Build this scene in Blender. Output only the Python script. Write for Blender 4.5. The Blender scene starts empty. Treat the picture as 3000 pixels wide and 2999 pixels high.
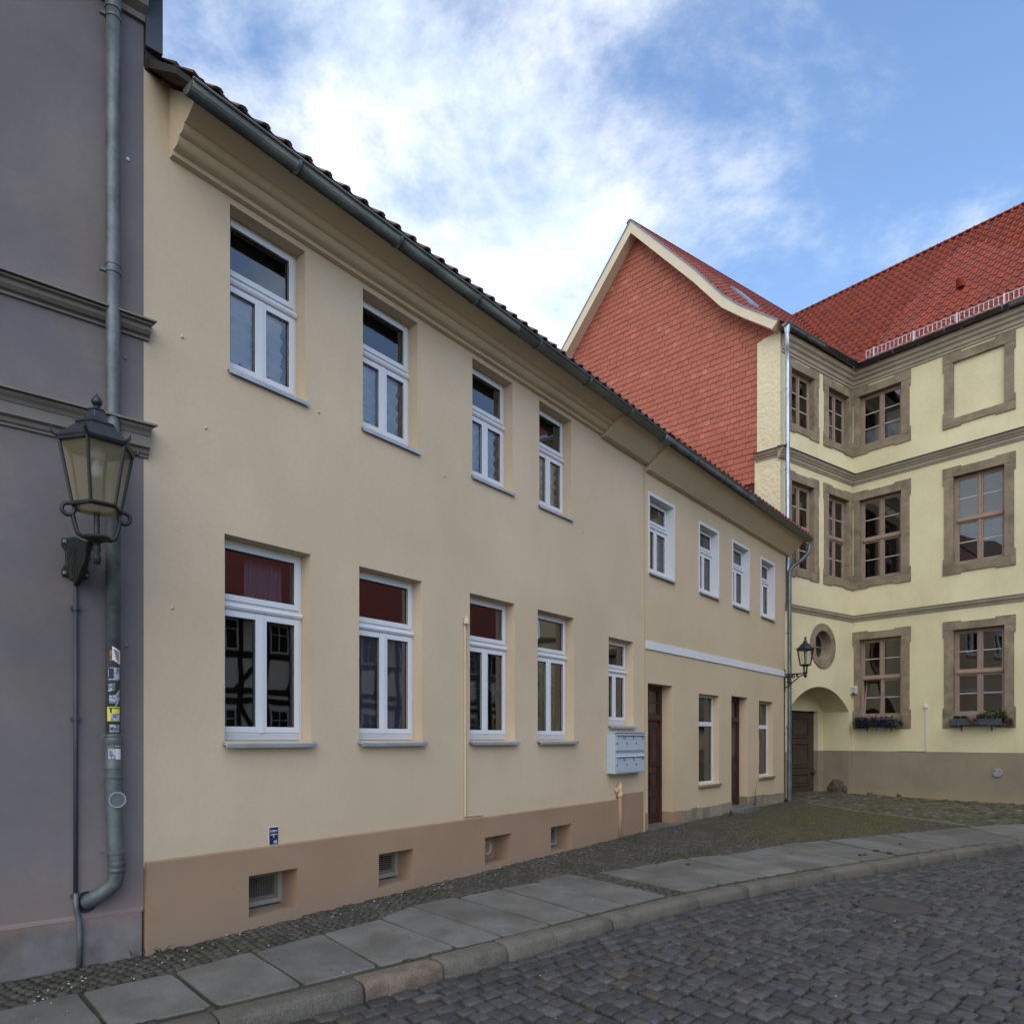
import bpy, bmesh, math, random
from mathutils import Vector, Matrix
R = random.Random(11)
S = bpy.context.scene
COL = S.collection
rad = math.radians

# ------------------------------------------------------------------ camera
EYE = 1.65
cam = bpy.data.objects.new('camera', bpy.data.cameras.new('camera'))
COL.objects.link(cam); S.camera = cam
cam.location = (0, 0, EYE); cam.rotation_euler = (rad(90), 0, 0)
cam.data.sensor_width = 36; cam.data.lens = 25.2
cam.data.shift_y = .2208
cam.data.clip_start = .05; cam.data.clip_end = 2000

# ------------------------------------------------------------------ world, sun, exposure
SUN_AZ, SUN_EL = math.atan2(-.10, -1.0), rad(42)          # azimuth from +Y towards +X
w = bpy.data.worlds.new('World'); S.world = w; w.use_nodes = True
nt = w.node_tree; N = nt.nodes; L = nt.links; N.clear()
out = N.new('ShaderNodeOutputWorld'); bg = N.new('ShaderNodeBackground')
sky = N.new('ShaderNodeTexSky'); sky.sky_type = 'NISHITA'; sky.sun_disc = False
sky.sun_elevation = SUN_EL; sky.sun_rotation = SUN_AZ
sky.air_density = 1.0; sky.dust_density = .25; sky.ozone_density = 2.6
tc = N.new('ShaderNodeTexCoord'); sep = N.new('ShaderNodeSeparateXYZ'); L.new(tc.outputs['Generated'], sep.inputs[0])
def wm(op, a, b=None, c=None):
    n = N.new('ShaderNodeMath'); n.operation = op
    for i, v in enumerate((a, b, c)):
        if v is None: continue
        if isinstance(v, (int, float)): n.inputs[i].default_value = v
        else: L.new(v, n.inputs[i])
    return n.outputs[0]
zz = wm('ADD', wm('MAXIMUM', sep.outputs[2], 0.0), .28)
cb = N.new('ShaderNodeCombineXYZ')
L.new(wm('DIVIDE', sep.outputs[0], zz), cb.inputs[0]); L.new(wm('DIVIDE', sep.outputs[1], zz), cb.inputs[1])
def wnoise(scale, det, rough, off, dist=0.0):
    mp = N.new('ShaderNodeMapping'); mp.inputs['Location'].default_value = off
    L.new(cb.outputs[0], mp.inputs[0])
    n = N.new('ShaderNodeTexNoise'); n.inputs['Scale'].default_value = scale
    n.inputs['Detail'].default_value = det; n.inputs['Roughness'].default_value = rough
    n.inputs['Distortion'].default_value = dist
    L.new(mp.outputs[0], n.inputs[0]); return n.outputs['Fac']
n1 = wnoise(2.3, 10, .64, (3.1, 1.7, .4), .25)
n2 = wnoise(6.5, 7, .6, (8.1, 2.7, 1.4), .2)
n3 = wnoise(.9, 3, .5, (1.3, 7.7, 2.0))
dens = wm('ADD', wm('ADD', wm('MULTIPLY', n1, .75), wm('MULTIPLY', n2, .22)), wm('MULTIPLY', n3, .35))
# a bank of broken cloud lies over one half of the sky (-X), the other half is mostly clear
mr = N.new('ShaderNodeMapRange'); mr.interpolation_type = 'SMOOTHSTEP'
L.new(sep.outputs[0], mr.inputs[0])
mr.inputs[1].default_value = .02; mr.inputs[2].default_value = .42; mr.inputs[3].default_value = .105; mr.inputs[4].default_value = -.10
dens = wm('ADD', dens, mr.outputs[0])
ms = N.new('ShaderNodeMapRange'); ms.interpolation_type = 'SMOOTHSTEP'
L.new(dens, ms.inputs[0]); ms.inputs[1].default_value = .57; ms.inputs[2].default_value = .84
ms.inputs[3].default_value = 0; ms.inputs[4].default_value = .94
CLOUDV = 4.7
ccol = N.new('ShaderNodeMix'); ccol.data_type = 'RGBA'
cr = N.new('ShaderNodeMapRange'); L.new(wnoise(3.7, 6, .62, (5.5, 1.2, .7), .3), cr.inputs[0]); cr.inputs[1].default_value = .32; cr.inputs[2].default_value = .62
L.new(cr.outputs[0], ccol.inputs[0]); ccol.inputs[6].default_value = (CLOUDV*.62, CLOUDV*.74, CLOUDV*.86, 1); ccol.inputs[7].default_value = (CLOUDV*1.0, CLOUDV*1.01, CLOUDV*1.03, 1)
mix = N.new('ShaderNodeMix'); mix.data_type = 'RGBA'
L.new(ms.outputs[0], mix.inputs[0]); L.new(sky.outputs[0], mix.inputs[6]); L.new(ccol.outputs[2], mix.inputs[7])
L.new(mix.outputs[2], bg.inputs[0]); bg.inputs[1].default_value = .15
L.new(bg.outputs[0], out.inputs[0])

sun = bpy.data.objects.new('sun', bpy.data.lights.new('sun', 'SUN')); COL.objects.link(sun)
sun.data.energy = .9; sun.data.angle = rad(70); sun.data.color = (1, .95, .87)
sv = Vector((math.sin(SUN_AZ)*math.cos(SUN_EL), math.cos(SUN_AZ)*math.cos(SUN_EL), math.sin(SUN_EL)))
sun.rotation_euler = sv.to_track_quat('Z', 'Y').to_euler()
S.view_settings.view_transform = 'Standard'; S.view_settings.look = 'None'
S.view_settings.exposure = 1.0; S.view_settings.gamma = 1; S.view_settings.use_curve_mapping = False

# ------------------------------------------------------------------ helpers
class Frame:
    """wall frame: s along the wall, y into the wall (negative = proud), z up"""
    def __init__(s, o, d): s.o = Vector((o[0], o[1])); s.d = Vector((d[0], d[1])).normalized()
    def f(s, a, y, z): return Vector((s.o.x + s.d.x*a - s.d.y*y, s.o.y + s.d.y*a + s.d.x*y, z))
    def ang(s): return math.atan2(s.d.y, s.d.x)
    def inv(s, p):
        r = Vector((p[0]-s.o.x, p[1]-s.o.y)); return (r.x*s.d.x + r.y*s.d.y, -r.x*s.d.y + r.y*s.d.x)
class Ident:
    def f(s, a, y, z): return Vector((a, y, z))
ID = Ident()

class MB:
    def __init__(s, fr=ID): s.v = []; s.fc = []; s.fr = fr; s.mi = []; s.m = 0
    def pt(s, a, y, z): s.v.append(s.fr.f(a, y, z)); return len(s.v)-1
    def face(s, idx): s.fc.append(tuple(idx)); s.mi.append(s.m)
    def quad(s, *p): s.face([s.pt(*q) for q in p])
    def box(s, a0, a1, y0, y1, z0, z1):
        i = [s.pt(a, y, z) for z in (z0, z1) for (a, y) in ((a0, y0), (a1, y0), (a1, y1), (a0, y1))]
        for q in ((0,3,2,1),(4,5,6,7),(0,1,5,4),(1,2,6,5),(2,3,7,6),(3,0,4,7)): s.face([i[k] for k in q])
        return s
    def ext(s, prof, a0, a1, caps=True):
        """profile [(y,z)...] swept along s"""
        A = [s.pt(a0, y, z) for y, z in prof]; B = [s.pt(a1, y, z) for y, z in prof]; n = len(prof)
        for k in range(n): s.face((A[k], A[(k+1) % n], B[(k+1) % n], B[k]))
        if caps: s.face(A[::-1]); s.face(B)
        return s
    def poly(s, pts, y0, y1):
        """outline [(s,z)...] extruded from y0 (front) to y1"""
        A = [s.pt(a, y0, z) for a, z in pts]; B = [s.pt(a, y1, z) for a, z in pts]; n = len(pts)
        s.face(A); s.face(B[::-1])
        for k in range(n): s.face((A[(k+1) % n], A[k], B[k], B[(k+1) % n]))
        return s
    def hpoly(s, pts, z0, z1):
        """plan outline [(s,y)...] extruded in z"""
        A = [s.pt(a, y, z0) for a, y in pts]; B = [s.pt(a, y, z1) for a, y in pts]; n = len(pts)
        s.face(A[::-1]); s.face(B)
        for k in range(n): s.face((A[k], A[(k+1) % n], B[(k+1) % n], B[k]))
        return s
    def rings(s, rings, close=False, caps=True):
        n = len(rings[0]); I = [[s.pt(*p) for p in r] for r in rings]
        for a, b in zip(I, I[1:]):
            for k in range(n): s.face((a[k], a[(k+1) % n], b[(k+1) % n], b[k]))
        if caps: s.face(I[0][::-1]); s.face(I[-1])
        return s
    def lathe(s, prof, c, n=16, ph=0):
        """profile [(r,z)...] about the vertical axis at c=(s,y,z)"""
        return s.rings([[(c[0]+r*math.cos(ph+2*math.pi*k/n), c[1]+r*math.sin(ph+2*math.pi*k/n), c[2]+z) for k in range(n)] for r, z in prof])
    def tube(s, pts, r, n=8, caps=True):
        P = [Vector(p) for p in pts]; rs = []
        rr = r if isinstance(r, (list, tuple)) else [r]*len(P)
        a = None
        for i, p in enumerate(P):
            t = (P[min(i+1, len(P)-1)] - P[max(i-1, 0)]).normalized()
            if a is None: a = t.cross(Vector((0, 0, 1)) if abs(t.z) < .95 else Vector((1, 0, 0))).normalized()
            else: a = (a - t*a.dot(t)).normalized()
            b = a.cross(t).normalized()
            rs.append([tuple(p + a*rr[i]*math.cos(2*math.pi*k/n) + b*rr[i]*math.sin(2*math.pi*k/n)) for k in range(n)])
        return s.rings(rs, caps=caps)
    def wall(s, a0, a1, z0, z1, holes=(), y=0.0):
        """flat wall with rectangular holes (s0,s1,z0,z1,depth) and their reveals"""
        A = sorted({a0, a1, *[h[0] for h in holes], *[h[1] for h in holes]}); Z = sorted({z0, z1, *[h[2] for h in holes], *[h[3] for h in holes]})
        A = [a for a in A if a0 <= a <= a1]; Z = [z for z in Z if z0 <= z <= z1]
        I = {(a, z): s.pt(a, y, z) for a in A for z in Z}
        for p, q in zip(A, A[1:]):
            for u, v in zip(Z, Z[1:]):
                c, d = (p+q)/2, (u+v)/2
                if any(h[0] < c < h[1] and h[2] < d < h[3] for h in holes): continue
                s.face((I[p, u], I[q, u], I[q, v], I[p, v]))
        for h in holes:
            if h[4] <= 0: continue
            b = y + h[4]
            s.quad((h[0], y, h[2]), (h[0], y, h[3]), (h[0], b, h[3]), (h[0], b, h[2]))
            s.quad((h[1], y, h[3]), (h[1], y, h[2]), (h[1], b, h[2]), (h[1], b, h[3]))
            s.quad((h[0], y, h[3]), (h[1], y, h[3]), (h[1], b, h[3]), (h[0], b, h[3]))
            s.quad((h[1], y, h[2]), (h[0], y, h[2]), (h[0], b, h[2]), (h[1], b, h[2]))
        return s
    def mesh(s, name, mat=None, base=Vector((0, 0, 0)), smooth=False):
        me = bpy.data.meshes.new(name)
        me.from_pydata([v - base for v in s.v], [], s.fc)
        for m in (mat if isinstance(mat, (list, tuple)) else [mat]):
            if m: me.materials.append(m)
        if isinstance(mat, (list, tuple)): me.polygons.foreach_set('material_index', s.mi)
        if len(s.fc) > 1: bm = bmesh.new(); bm.from_mesh(me); bmesh.ops.recalc_face_normals(bm, faces=bm.faces); bm.to_mesh(me); bm.free()
        if smooth: me.polygons.foreach_set('use_smooth', [True]*len(me.polygons))
        return me
    def build(s, name, mat, parent=None, smooth=False, bevel=0, autos=None):
        base = wloc(parent) if parent else Vector((0, 0, 0))
        me = s.mesh(name, mat, base, smooth or autos is not None)
        o = bpy.data.objects.new(name, me); COL.objects.link(o)
        if parent: o.parent = parent
        if autos is not None: sharp(me, autos)
        if bevel:
            b = o.modifiers.new('bevel', 'BEVEL'); b.width = bevel; b.segments = 2; b.limit_method = 'ANGLE'; b.angle_limit = rad(40)
        return o
def sharp(me, deg):
    bm = bmesh.new(); bm.from_mesh(me); bmesh.ops.remove_doubles(bm, verts=bm.verts, dist=1e-5)
    for e in bm.edges:
        if len(e.link_faces) == 2 and e.calc_face_angle(0) > rad(deg): e.smooth = False
    bm.to_mesh(me); bm.free()
def wloc(o):
    v = Vector((0, 0, 0))
    while o: v += o.location; o = o.parent
    return v
def tag(o, label=None, cat=None, group=None, kind=None):
    if label: o['label'] = label
    if cat: o['category'] = cat
    if group: o['group'] = group
    if kind: o['kind'] = kind
    return o
def thing(name, label, cat, loc, group=None):
    o = bpy.data.objects.new(name, None); COL.objects.link(o); o.location = loc; o.empty_display_size = .2
    return tag(o, label, cat, group)
def inst(name, me, parent, mat4):
    o = bpy.data.objects.new(name, me); COL.objects.link(o); o.parent = parent
    o.matrix_basis = Matrix.Translation(-wloc(parent)) @ mat4
    return o
def join_mesh(name, items, mats, parent=None):
    """items: (mesh, matrix) -> one mesh object of many small pieces"""
    V = []; F = []; base = wloc(parent) if parent else Vector((0, 0, 0)); sm = []
    for me, mx in items:
        k = len(V); V += [(mx @ v.co) - base for v in me.vertices]
        for p in me.polygons: F.append(tuple(k+i for i in p.vertices)); sm.append(p.use_smooth)
    me = bpy.data.meshes.new(name); me.from_pydata(V, [], F)
    me.materials.append(mats); me.polygons.foreach_set('use_smooth', sm)
    o = bpy.data.objects.new(name, me); COL.objects.link(o)
    if parent: o.parent = parent
    o['kind'] = 'stuff'; return o

# ------------------------------------------------------------------ materials
def material(name, col, rough=.8, col2=None, n2=(2.0, .45, .65), var=.12, vs=1.5, fine=0, fs=60, bump=0, bs=40, bd=.01, metal=0, rand=0, spec=.4, streak=None, rnd2=0, spots=None, top=None):
    m = bpy.data.materials.new(name); m.use_nodes = True
    nt = m.node_tree; N = nt.nodes; L = nt.links
    b = N['Principled BSDF']; b.inputs['Roughness'].default_value = rough; b.inputs['Metallic'].default_value = metal
    b.inputs['Specular IOR Level'].default_value = spec
    g = N.new('ShaderNodeNewGeometry')
    def noise(scale, det=6, ro=.6, sc=None):
        n = N.new('ShaderNodeTexNoise'); n.inputs['Scale'].default_value = scale; n.inputs['Detail'].default_value = det; n.inputs['Roughness'].default_value = ro
        if sc:
            mp = N.new('ShaderNodeMapping'); mp.inputs['Scale'].default_value = sc; L.new(g.outputs['Position'], mp.inputs[0]); L.new(mp.outputs[0], n.inputs[0])
        else: L.new(g.outputs['Position'], n.inputs[0])
        return n.outputs['Fac']
    def rng(x, a, b_, c, d):
        r = N.new('ShaderNodeMapRange'); L.new(x, r.inputs[0])
        for i, q in enumerate((a, b_, c, d)): r.inputs[i+1].default_value = q
        return r.outputs[0]
    def mul(c, f):
        x = N.new('ShaderNodeMix'); x.data_type = 'RGBA'; x.blend_type = 'MULTIPLY'; x.inputs[0].default_value = 1
        L.new(c, x.inputs[6]); L.new(f, x.inputs[7]); return x.outputs[2]
    def mixc(f, a, b_):
        x = N.new('ShaderNodeMix'); x.data_type = 'RGBA'; L.new(f, x.inputs[0])
        for i, q in ((6, a), (7, b_)):
            if isinstance(q, tuple): x.inputs[i].default_value = (*q, 1)
            else: L.new(q, x.inputs[i])
        return x.outputs[2]
    rgb = N.new('ShaderNodeRGB'); rgb.outputs[0].default_value = (*col, 1); c = rgb.outputs[0]
    if col2: c = mixc(rng(noise(n2[0]), n2[1], n2[2], 0, 1), c, col2)
    if rand or rnd2:
        oi = N.new('ShaderNodeObjectInfo'); ad = N.new('ShaderNodeMath'); ad.operation = 'ADD'
        L.new(oi.outputs['Random'], ad.inputs[0]); L.new(g.outputs['Random Per Island'], ad.inputs[1])
        fr = N.new('ShaderNodeMath'); fr.operation = 'FRACT'; L.new(ad.outputs[0], fr.inputs[0])
        if rnd2:
            f2 = N.new('ShaderNodeMath'); f2.operation = 'MULTIPLY'; L.new(fr.outputs[0], f2.inputs[0]); f2.inputs[1].default_value = 7.31
            f3 = N.new('ShaderNodeMath'); f3.operation = 'FRACT'; L.new(f2.outputs[0], f3.inputs[0])
            c = mixc(rng(f3.outputs[0], 1-rnd2[3], 1, 0, 1), c, rnd2[:3])
        if rand: c = mul(c, rng(fr.outputs[0], 0, 1, 1-rand, 1+rand))
    if var: c = mul(c, rng(noise(vs), .3, .7, 1-var, 1+var))
    if fine: c = mul(c, rng(noise(fs, 3, .7), .3, .7, 1-fine, 1+fine))
    if streak: c = mixc(rng(noise(streak[0], 5, .65, (1, 1, streak[1])), streak[2], streak[3], 0, streak[4]), c, streak[5])
    if top:      # dirt band defined by a height on the wall: (z0, z1, colour, amount)
        sp = N.new('ShaderNodeSeparateXYZ'); L.new(g.outputs['Position'], sp.inputs[0])
        h = N.new('ShaderNodeMath'); h.operation = 'MULTIPLY_ADD'; L.new(noise(4, 5, .7), h.inputs[0]); h.inputs[1].default_value = top[4]; L.new(sp.outputs[2], h.inputs[2])
        c = mixc(rng(h.outputs[0], top[0]+top[4]*.5, top[1]+top[4]*.5, 0, top[3]), c, top[2])
    if spots:    # sparse round spots: (scale, radius, colour, amount)
        vo = N.new('ShaderNodeTexVoronoi'); vo.inputs['Scale'].default_value = spots[0]; L.new(g.outputs['Position'], vo.inputs['Vector'])
        sc = N.new('ShaderNodeSeparateColor'); L.new(vo.outputs['Color'], sc.inputs[0])
        mm_ = N.new('ShaderNodeMath'); mm_.operation = 'MULTIPLY'; L.new(rng(vo.outputs['Distance'], spots[1]*.7, spots[1], 1, 0), mm_.inputs[0]); L.new(rng(sc.outputs[0], .62, .64, 0, spots[3]), mm_.inputs[1])
        c = mixc(mm_.outputs[0], c, spots[2])
    L.new(c, b.inputs['Base Color'])
    if bump:
        bn = N.new('ShaderNodeBump'); bn.inputs['Strength'].default_value = bump; bn.inputs['Distance'].default_value = bd
        L.new(noise(bs, 5, .6), bn.inputs['Height']); L.new(bn.outputs[0], b.inputs['Normal'])
    return m
MT = {}
MT['cream'] = material('cream_plaster', (.53, .413, .278), .9, (.56, .445, .308), (.7, .4, .62), .06, .5, .03, 25, .3, 40, .005, streak=(1.3, .3, .5, .85, .32, (.455, .35, .24)), top=(.95, .66, (.49, .38, .27), .5, .3))
MT['cream2'] = material('pale_cream_plaster', (.55, .43, .285), .9, (.52, .405, .26), (.8, .4, .62), .05, .6, .03, 25, .25, 45, .004)
MT['ochre'] = material('ochre_strip', (.50, .37, .20), .9, var=.06)
MT['brown'] = material('brown_plinth_plaster', (.295, .188, .118), .9, (.315, .205, .132), (1.1, .4, .6), .06, .8, .03, 30, .2, 60, .003, top=(.25, .06, (.25, .19, .14), .5, .25))
MT['grey'] = material('mauve_grey_plaster', (.140, .124, .131), .92, (.168, .143, .134), (1.2, .38, .62), .18, .7, .04, 20, .3, 30, .004, streak=(1.6, .35, .5, .8, .45, (.13, .125, .15)), top=(.75, .36, (.24, .16, .13), .35, .3))
MT['greyband'] = material('taupe_moulding', (.165, .145, .125), .9, (.19, .17, .15), (3, .4, .6), .1, 2, .04, 40, .2, 40, .003)
MT['greyplinth'] = material('stained_cement', (.155, .15, .145), .92, (.10, .09, .085), (2.2, .42, .62), .15, 1.5, .06, 60, .3, 50, .004, streak=(3, .3, .5, .75, .5, (.17, .12, .09)), top=(.22, .36, (.26, .15, .11), .55, .2))
MT['yellow'] = material('yellow_plaster', (.64, .57, .36), .9, (.60, .525, .325), (.9, .42, .62), .06, .7, .04, 18, .4, 22, .006, streak=(2.2, .25, .55, .85, .35, (.47, .38, .22)))
MT['yrough'] = material('rough_yellow_plaster', (.66, .59, .385), .92, (.61, .53, .35), (2, .45, .65), .06, 1, .04, 18, 1.0, 9, .035)
MT['yplinth'] = material('grey_brown_plinth_paint', (.258, .224, .155), .92, (.228, .196, .138), (1.3, .4, .62), .08, 1, .05, 25, .35, 25, .006, streak=(2.5, .3, .55, .85, .4, (.20, .17, .12)), top=(.38, .08, (.32, .25, .155), .75, .3))
MT['ycorn'] = material('taupe_cornice', (.30, .255, .185), .9, (.33, .285, .21), (2, .4, .6), .08, 2, .04, 30)
MT['stone'] = material('sandstone', (.252, .198, .130), .9, (.155, .122, .082), (3.2, .42, .68), .18, 2.2, .12, 45, .5, 30, .006, streak=(5, .25, .52, .8, .5, (.15, .125, .10)), rand=.06)
MT['slabstone'] = material('plinth_sandstone', (.215, .185, .135), .92, (.235, .18, .13), (3, .45, .65), .2, 3, .12, 40, .7, 25, .01, rand=.18)
MT['rock'] = material('red_brown_rock', (.115, .075, .06), .95, (.07, .06, .05), (9, .45, .7), .3, 8, .2, 40, 1.0, 18, .04)
MT['greyframe'] = material('dull_grey_frame', (.27, .25, .22), .6, var=.06)
MT['discgrey'] = material('pale_grey_plate', (.27, .27, .29), .5, var=.06)
MT['white'] = material('white_plastic', (.62, .63, .655), .35, var=.03, spec=.5)
MT['whitepaint'] = material('white_wall_paint', (.62, .625, .63), .85, var=.04, vs=3, bump=.15, bs=50, bd=.003)
MT['offwhite'] = material('aged_white_plastic', (.5, .5, .49), .4, var=.06)
MT['pink'] = material('faded_pink_wood', (.285, .20, .148), .6, (.245, .175, .13), (5, .4, .6), .06, 4)
MT['bar'] = material('pale_glazing_bar', (.47, .41, .36), .6, var=.05)
MT['zinc'] = material('weathered_zinc', (.16, .18, .175), .42, (.10, .115, .115), (3, .4, .65), .15, 4, .08, 30, metal=.55, spec=.5)
MT['zincnew'] = material('bright_zinc', (.42, .46, .52), .36, (.33, .36, .40), (5, .42, .65), .1, 4, .06, 40, metal=.8)
MT['zincpipe'] = material('galvanised_pipe', (.128, .138, .138), .5, (.085, .093, .092), (6, .42, .68), .2, 5, .14, 35, metal=.3)
MT['zincsill'] = material('zinc_sill', (.46, .49, .53), .4, (.38, .41, .44), (6, .4, .6), .08, 4, metal=.5)
MT['iron'] = material('black_iron_paint', (.009, .0095, .011), .5, (.018, .017, .015), (14, .45, .7), .15, 9, bump=.3, bs=60, bd=.003, spec=.5)
MT['castiron'] = material('green_black_cast_iron', (.010, .012, .010), .6, (.026, .022, .015), (18, .5, .72), .2, 12, bump=.8, bs=28, bd=.012)
MT['lantop'] = material('blue_black_lantern_roof', (.012, .014, .022), .42, (.02, .023, .03), (9, .4, .6), .12, 8, spec=.45)
MT['darkmetal'] = material('dark_sheet_metal', (.055, .052, .062), .6, (.045, .042, .05), (3, .4, .6), .1, 4)
MT['darkwood'] = material('dark_eaves_timber', (.03, .024, .019), .85, var=.2, vs=5)
MT['doorbrown'] = material('oxblood_door_wood', (.055, .020, .013), .5, (.035, .014, .010), (4, .4, .65), .15, 6, .1, 50, spec=.4)
MT['gate'] = material('old_gate_wood', (.045, .034, .02), .8, (.06, .045, .027), (4, .4, .65), .15, 6, .1, 50)
MT['tileT'] = material('weathered_dark_pantile', (.085, .055, .042), .8, (.13, .06, .04), (4, .42, .66), .2, 5, .12, 40, rand=.25, rnd2=(.20, .075, .045, .25))
MT['tileM'] = material('red_pantile', (.245, .042, .020), .72, (.185, .033, .017), (3, .4, .65), .1, 3, .06, 40, rand=.18, spec=.35, rnd2=(.17, .045, .03, .12))
MT['tileW'] = material('dark_red_pantile', (.215, .040, .024), .72, (.165, .032, .02), (3, .4, .65), .1, 3, .06, 40, rand=.10)
MT['tileG'] = material('salmon_wall_tile', (.375, .112, .070), .78, (.335, .098, .060), (2.5, .4, .65), .05, 2, .04, 50, rand=.05, rnd2=(.43, .155, .10, .06))
MT['tileGback'] = material('dark_red_backing', (.10, .03, .02), .9, var=.1)  # plain dark red board behind the wall tiles
MT['verge'] = material('cream_verge_board', (.60, .52, .37), .7, var=.04, vs=2)
MT['lead'] = material('lead_flashing', (.16, .19, .25), .5, (.20, .23, .29), (4, .4, .6), .1, 5, metal=.3)
MT['snow'] = material('galvanised_snow_guard', (.55, .52, .52), .45, var=.05, metal=.3)
MT['cobble'] = material('basalt_cobble', (.036, .0355, .038), .56, (.056, .053, .048), (7, .42, .66), .25, 16, .25, 55, .9, 38, .012, rand=.36, spec=.5, rnd2=(.052, .041, .032, .2))
MT['cobble2'] = material('mossy_cobble', (.070, .064, .050), .8, (.048, .048, .018), (1.6, .40, .60), .2, 12, .14, 60, .6, 40, .01, rand=.35, rnd2=(.12, .10, .065, .25))
MT['sett'] = material('small_granite_sett', (.054, .049, .042), .8, (.040, .039, .023), (1.3, .44, .62), .2, 14, .15, 70, .6, 60, .008, rand=.3, rnd2=(.07, .056, .047, .2))
MT['settmoss'] = material('moss_grown_sett', (.056, .048, .030), .9, (.060, .055, .018), (.9, .38, .60), .2, 8, .2, 70, .7, 60, .008, rand=.25)
MT['joint'] = material('dark_joint_sand', (.030, .030, .024), .95, (.040, .048, .018), (2.2, .45, .62), .25, 9, .25, 80, .8, 60, .01)
MT['jointmoss'] = material('mossy_joint', (.050, .048, .026), .95, (.060, .068, .015), (1.2, .4, .6), .25, 9, .25, 80, .8, 60, .01)
MT['slab'] = material('granite_slab', (.128, .125, .117), .8, (.094, .088, .076), (1.4, .42, .62), .14, 2.5, .34, 110, .35, 120, .003, rand=.16, rnd2=(.128, .114, .092, .35), streak=(4, 1, .52, .75, .5, (.060, .056, .048)), spots=(7, .11, (.035, .033, .03), .7))
MT['kerb'] = material('granite_kerb', (.118, .106, .088), .82, (.062, .058, .045), (4, .44, .66), .18, 4, .45, 90, .7, 70, .006, rand=.14)
MT['kerbpink'] = material('pinkish_granite_kerb', (.165, .122, .095), .82, (.10, .075, .058), (5, .44, .66), .18, 4, .45, 90, .7, 70, .006)
MT['ground'] = material('bare_ground', (.09, .085, .075), .95, var=.2)
MT['manhole'] = material('rusty_manhole', (.056, .045, .039), .8, (.045, .043, .043), (5, .4, .65), .2, 8, .2, 70, .6, 50, .006)
MT['room'] = material('dim_room_wall', (.16, .145, .12), .9, var=.1)  # dimness of the rooms is put into the wall colour
MT['roomdark'] = material('dark_room_wall', (.05, .048, .043), .9, var=.1)  # darker copy of the room wall, unlit interior put into its colour
MT['leaf'] = material('weed_leaf', (.055, .085, .025), .7, var=.2, vs=20, rand=.2)
MT['flowerleaf'] = material('flower_box_leaf', (.05, .08, .02), .7, var=.2, vs=20, rand=.3, rnd2=(.16, .17, .03, .25))
MT['purple'] = material('purple_petal', (.045, .03, .13), .7, rand=.3, var=.1)
MT['red'] = material('red_petal', (.35, .03, .07), .7, rand=.2, var=.1)
MT['dry'] = material('dry_flower', (.24, .15, .11), .8, rand=.2, var=.1)
MT['petal'] = material('pale_petal', (.42, .40, .36), .8, rand=.2, var=0)
MT['green'] = material('green_ribbon', (.20, .33, .035), .6, var=.05)
MT['straw'] = material('white_wicker', (.66, .62, .56), .8, var=.1)
MT['box'] = material('grey_flower_box', (.075, .085, .105), .6, var=.08, vs=4)
MT['letterbox'] = material('pale_blue_grey_enamel', (.40, .455, .52), .4, var=.03, spec=.5)
MT['dark'] = material('black_recess', (.012, .012, .013), .8, var=0)
MT['blue'] = material('navy_enamel', (.018, .028, .075), .4, var=.05)
MT['paper'] = material('white_paper', (.62, .63, .62), .8, var=.03)
MT['print'] = material('black_print', (.03, .03, .035), .8, var=0)
MT['stickgrey'] = material('torn_grey_sticker', (.36, .37, .42), .7, (.12, .12, .14), (45, .48, .56), .1, 20)
MT['stickwhite'] = material('white_sticker', (.6, .58, .56), .6, var=.05)
MT['stickred'] = material('red_print', (.4, .03, .05), .6, var=0)
MT['stickyellow'] = material('yellow_sticker', (.60, .55, .05), .6, var=.06, vs=20)
MT['stickorange'] = material('orange_sticker', (.42, .17, .02), .6, (.10, .03, .015), (40, .45, .55), .1, 20)
MT['hwhite'] = material('white_infill_plaster', (.80, .78, .72), .9, var=.06)
MT['timber'] = material('black_timber', (.025, .02, .017), .8, var=.15, vs=4)
MT['tileH'] = material('brick_red_roof_tile', (.27, .055, .03), .75, (.20, .04, .025), (4, .4, .6), .12, 3)
MT['beige'] = material('cream_painted_pipe', (.53, .40, .25), .6, var=.05)

def glass(name, ior, tint, rough=.0, wob=.03):
    m = bpy.data.materials.new(name); m.use_nodes = True; nt = m.node_tree; N = nt.nodes; L = nt.links; N.clear()
    o = N.new('ShaderNodeOutputMaterial'); f = N.new('ShaderNodeFresnel'); f.inputs[0].default_value = ior
    t = N.new('ShaderNodeBsdfTransparent'); t.inputs[0].default_value = (*tint, 1)
    g = N.new('ShaderNodeBsdfGlossy'); g.inputs['Roughness'].default_value = rough
    mx = N.new('ShaderNodeMixShader'); L.new(f.outputs[0], mx.inputs[0]); L.new(t.outputs[0], mx.inputs[1]); L.new(g.outputs[0], mx.inputs[2]); L.new(mx.outputs[0], o.inputs[0])
    if wob:
        ge = N.new('ShaderNodeNewGeometry'); n = N.new('ShaderNodeTexNoise'); n.inputs['Scale'].default_value = 2.2; n.inputs['Detail'].default_value = 1
        b = N.new('ShaderNodeBump'); b.inputs['Strength'].default_value = wob; b.inputs['Distance'].default_value = .1
        L.new(ge.outputs['Position'], n.inputs[0]); L.new(n.outputs['Fac'], b.inputs['Height']); L.new(b.outputs[0], g.inputs['Normal'])
    return m
MT['glass'] = glass('double_glazing', 2.5, (.97, .98, .98), 0, .012)
MT['oldglass'] = glass('old_window_glass', 2.3, (.8, .83, .82), 0, .015)
MT['lampglass'] = glass('clear_lamp_glass', 1.5, (.86, .87, .85), .05, 0)
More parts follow.
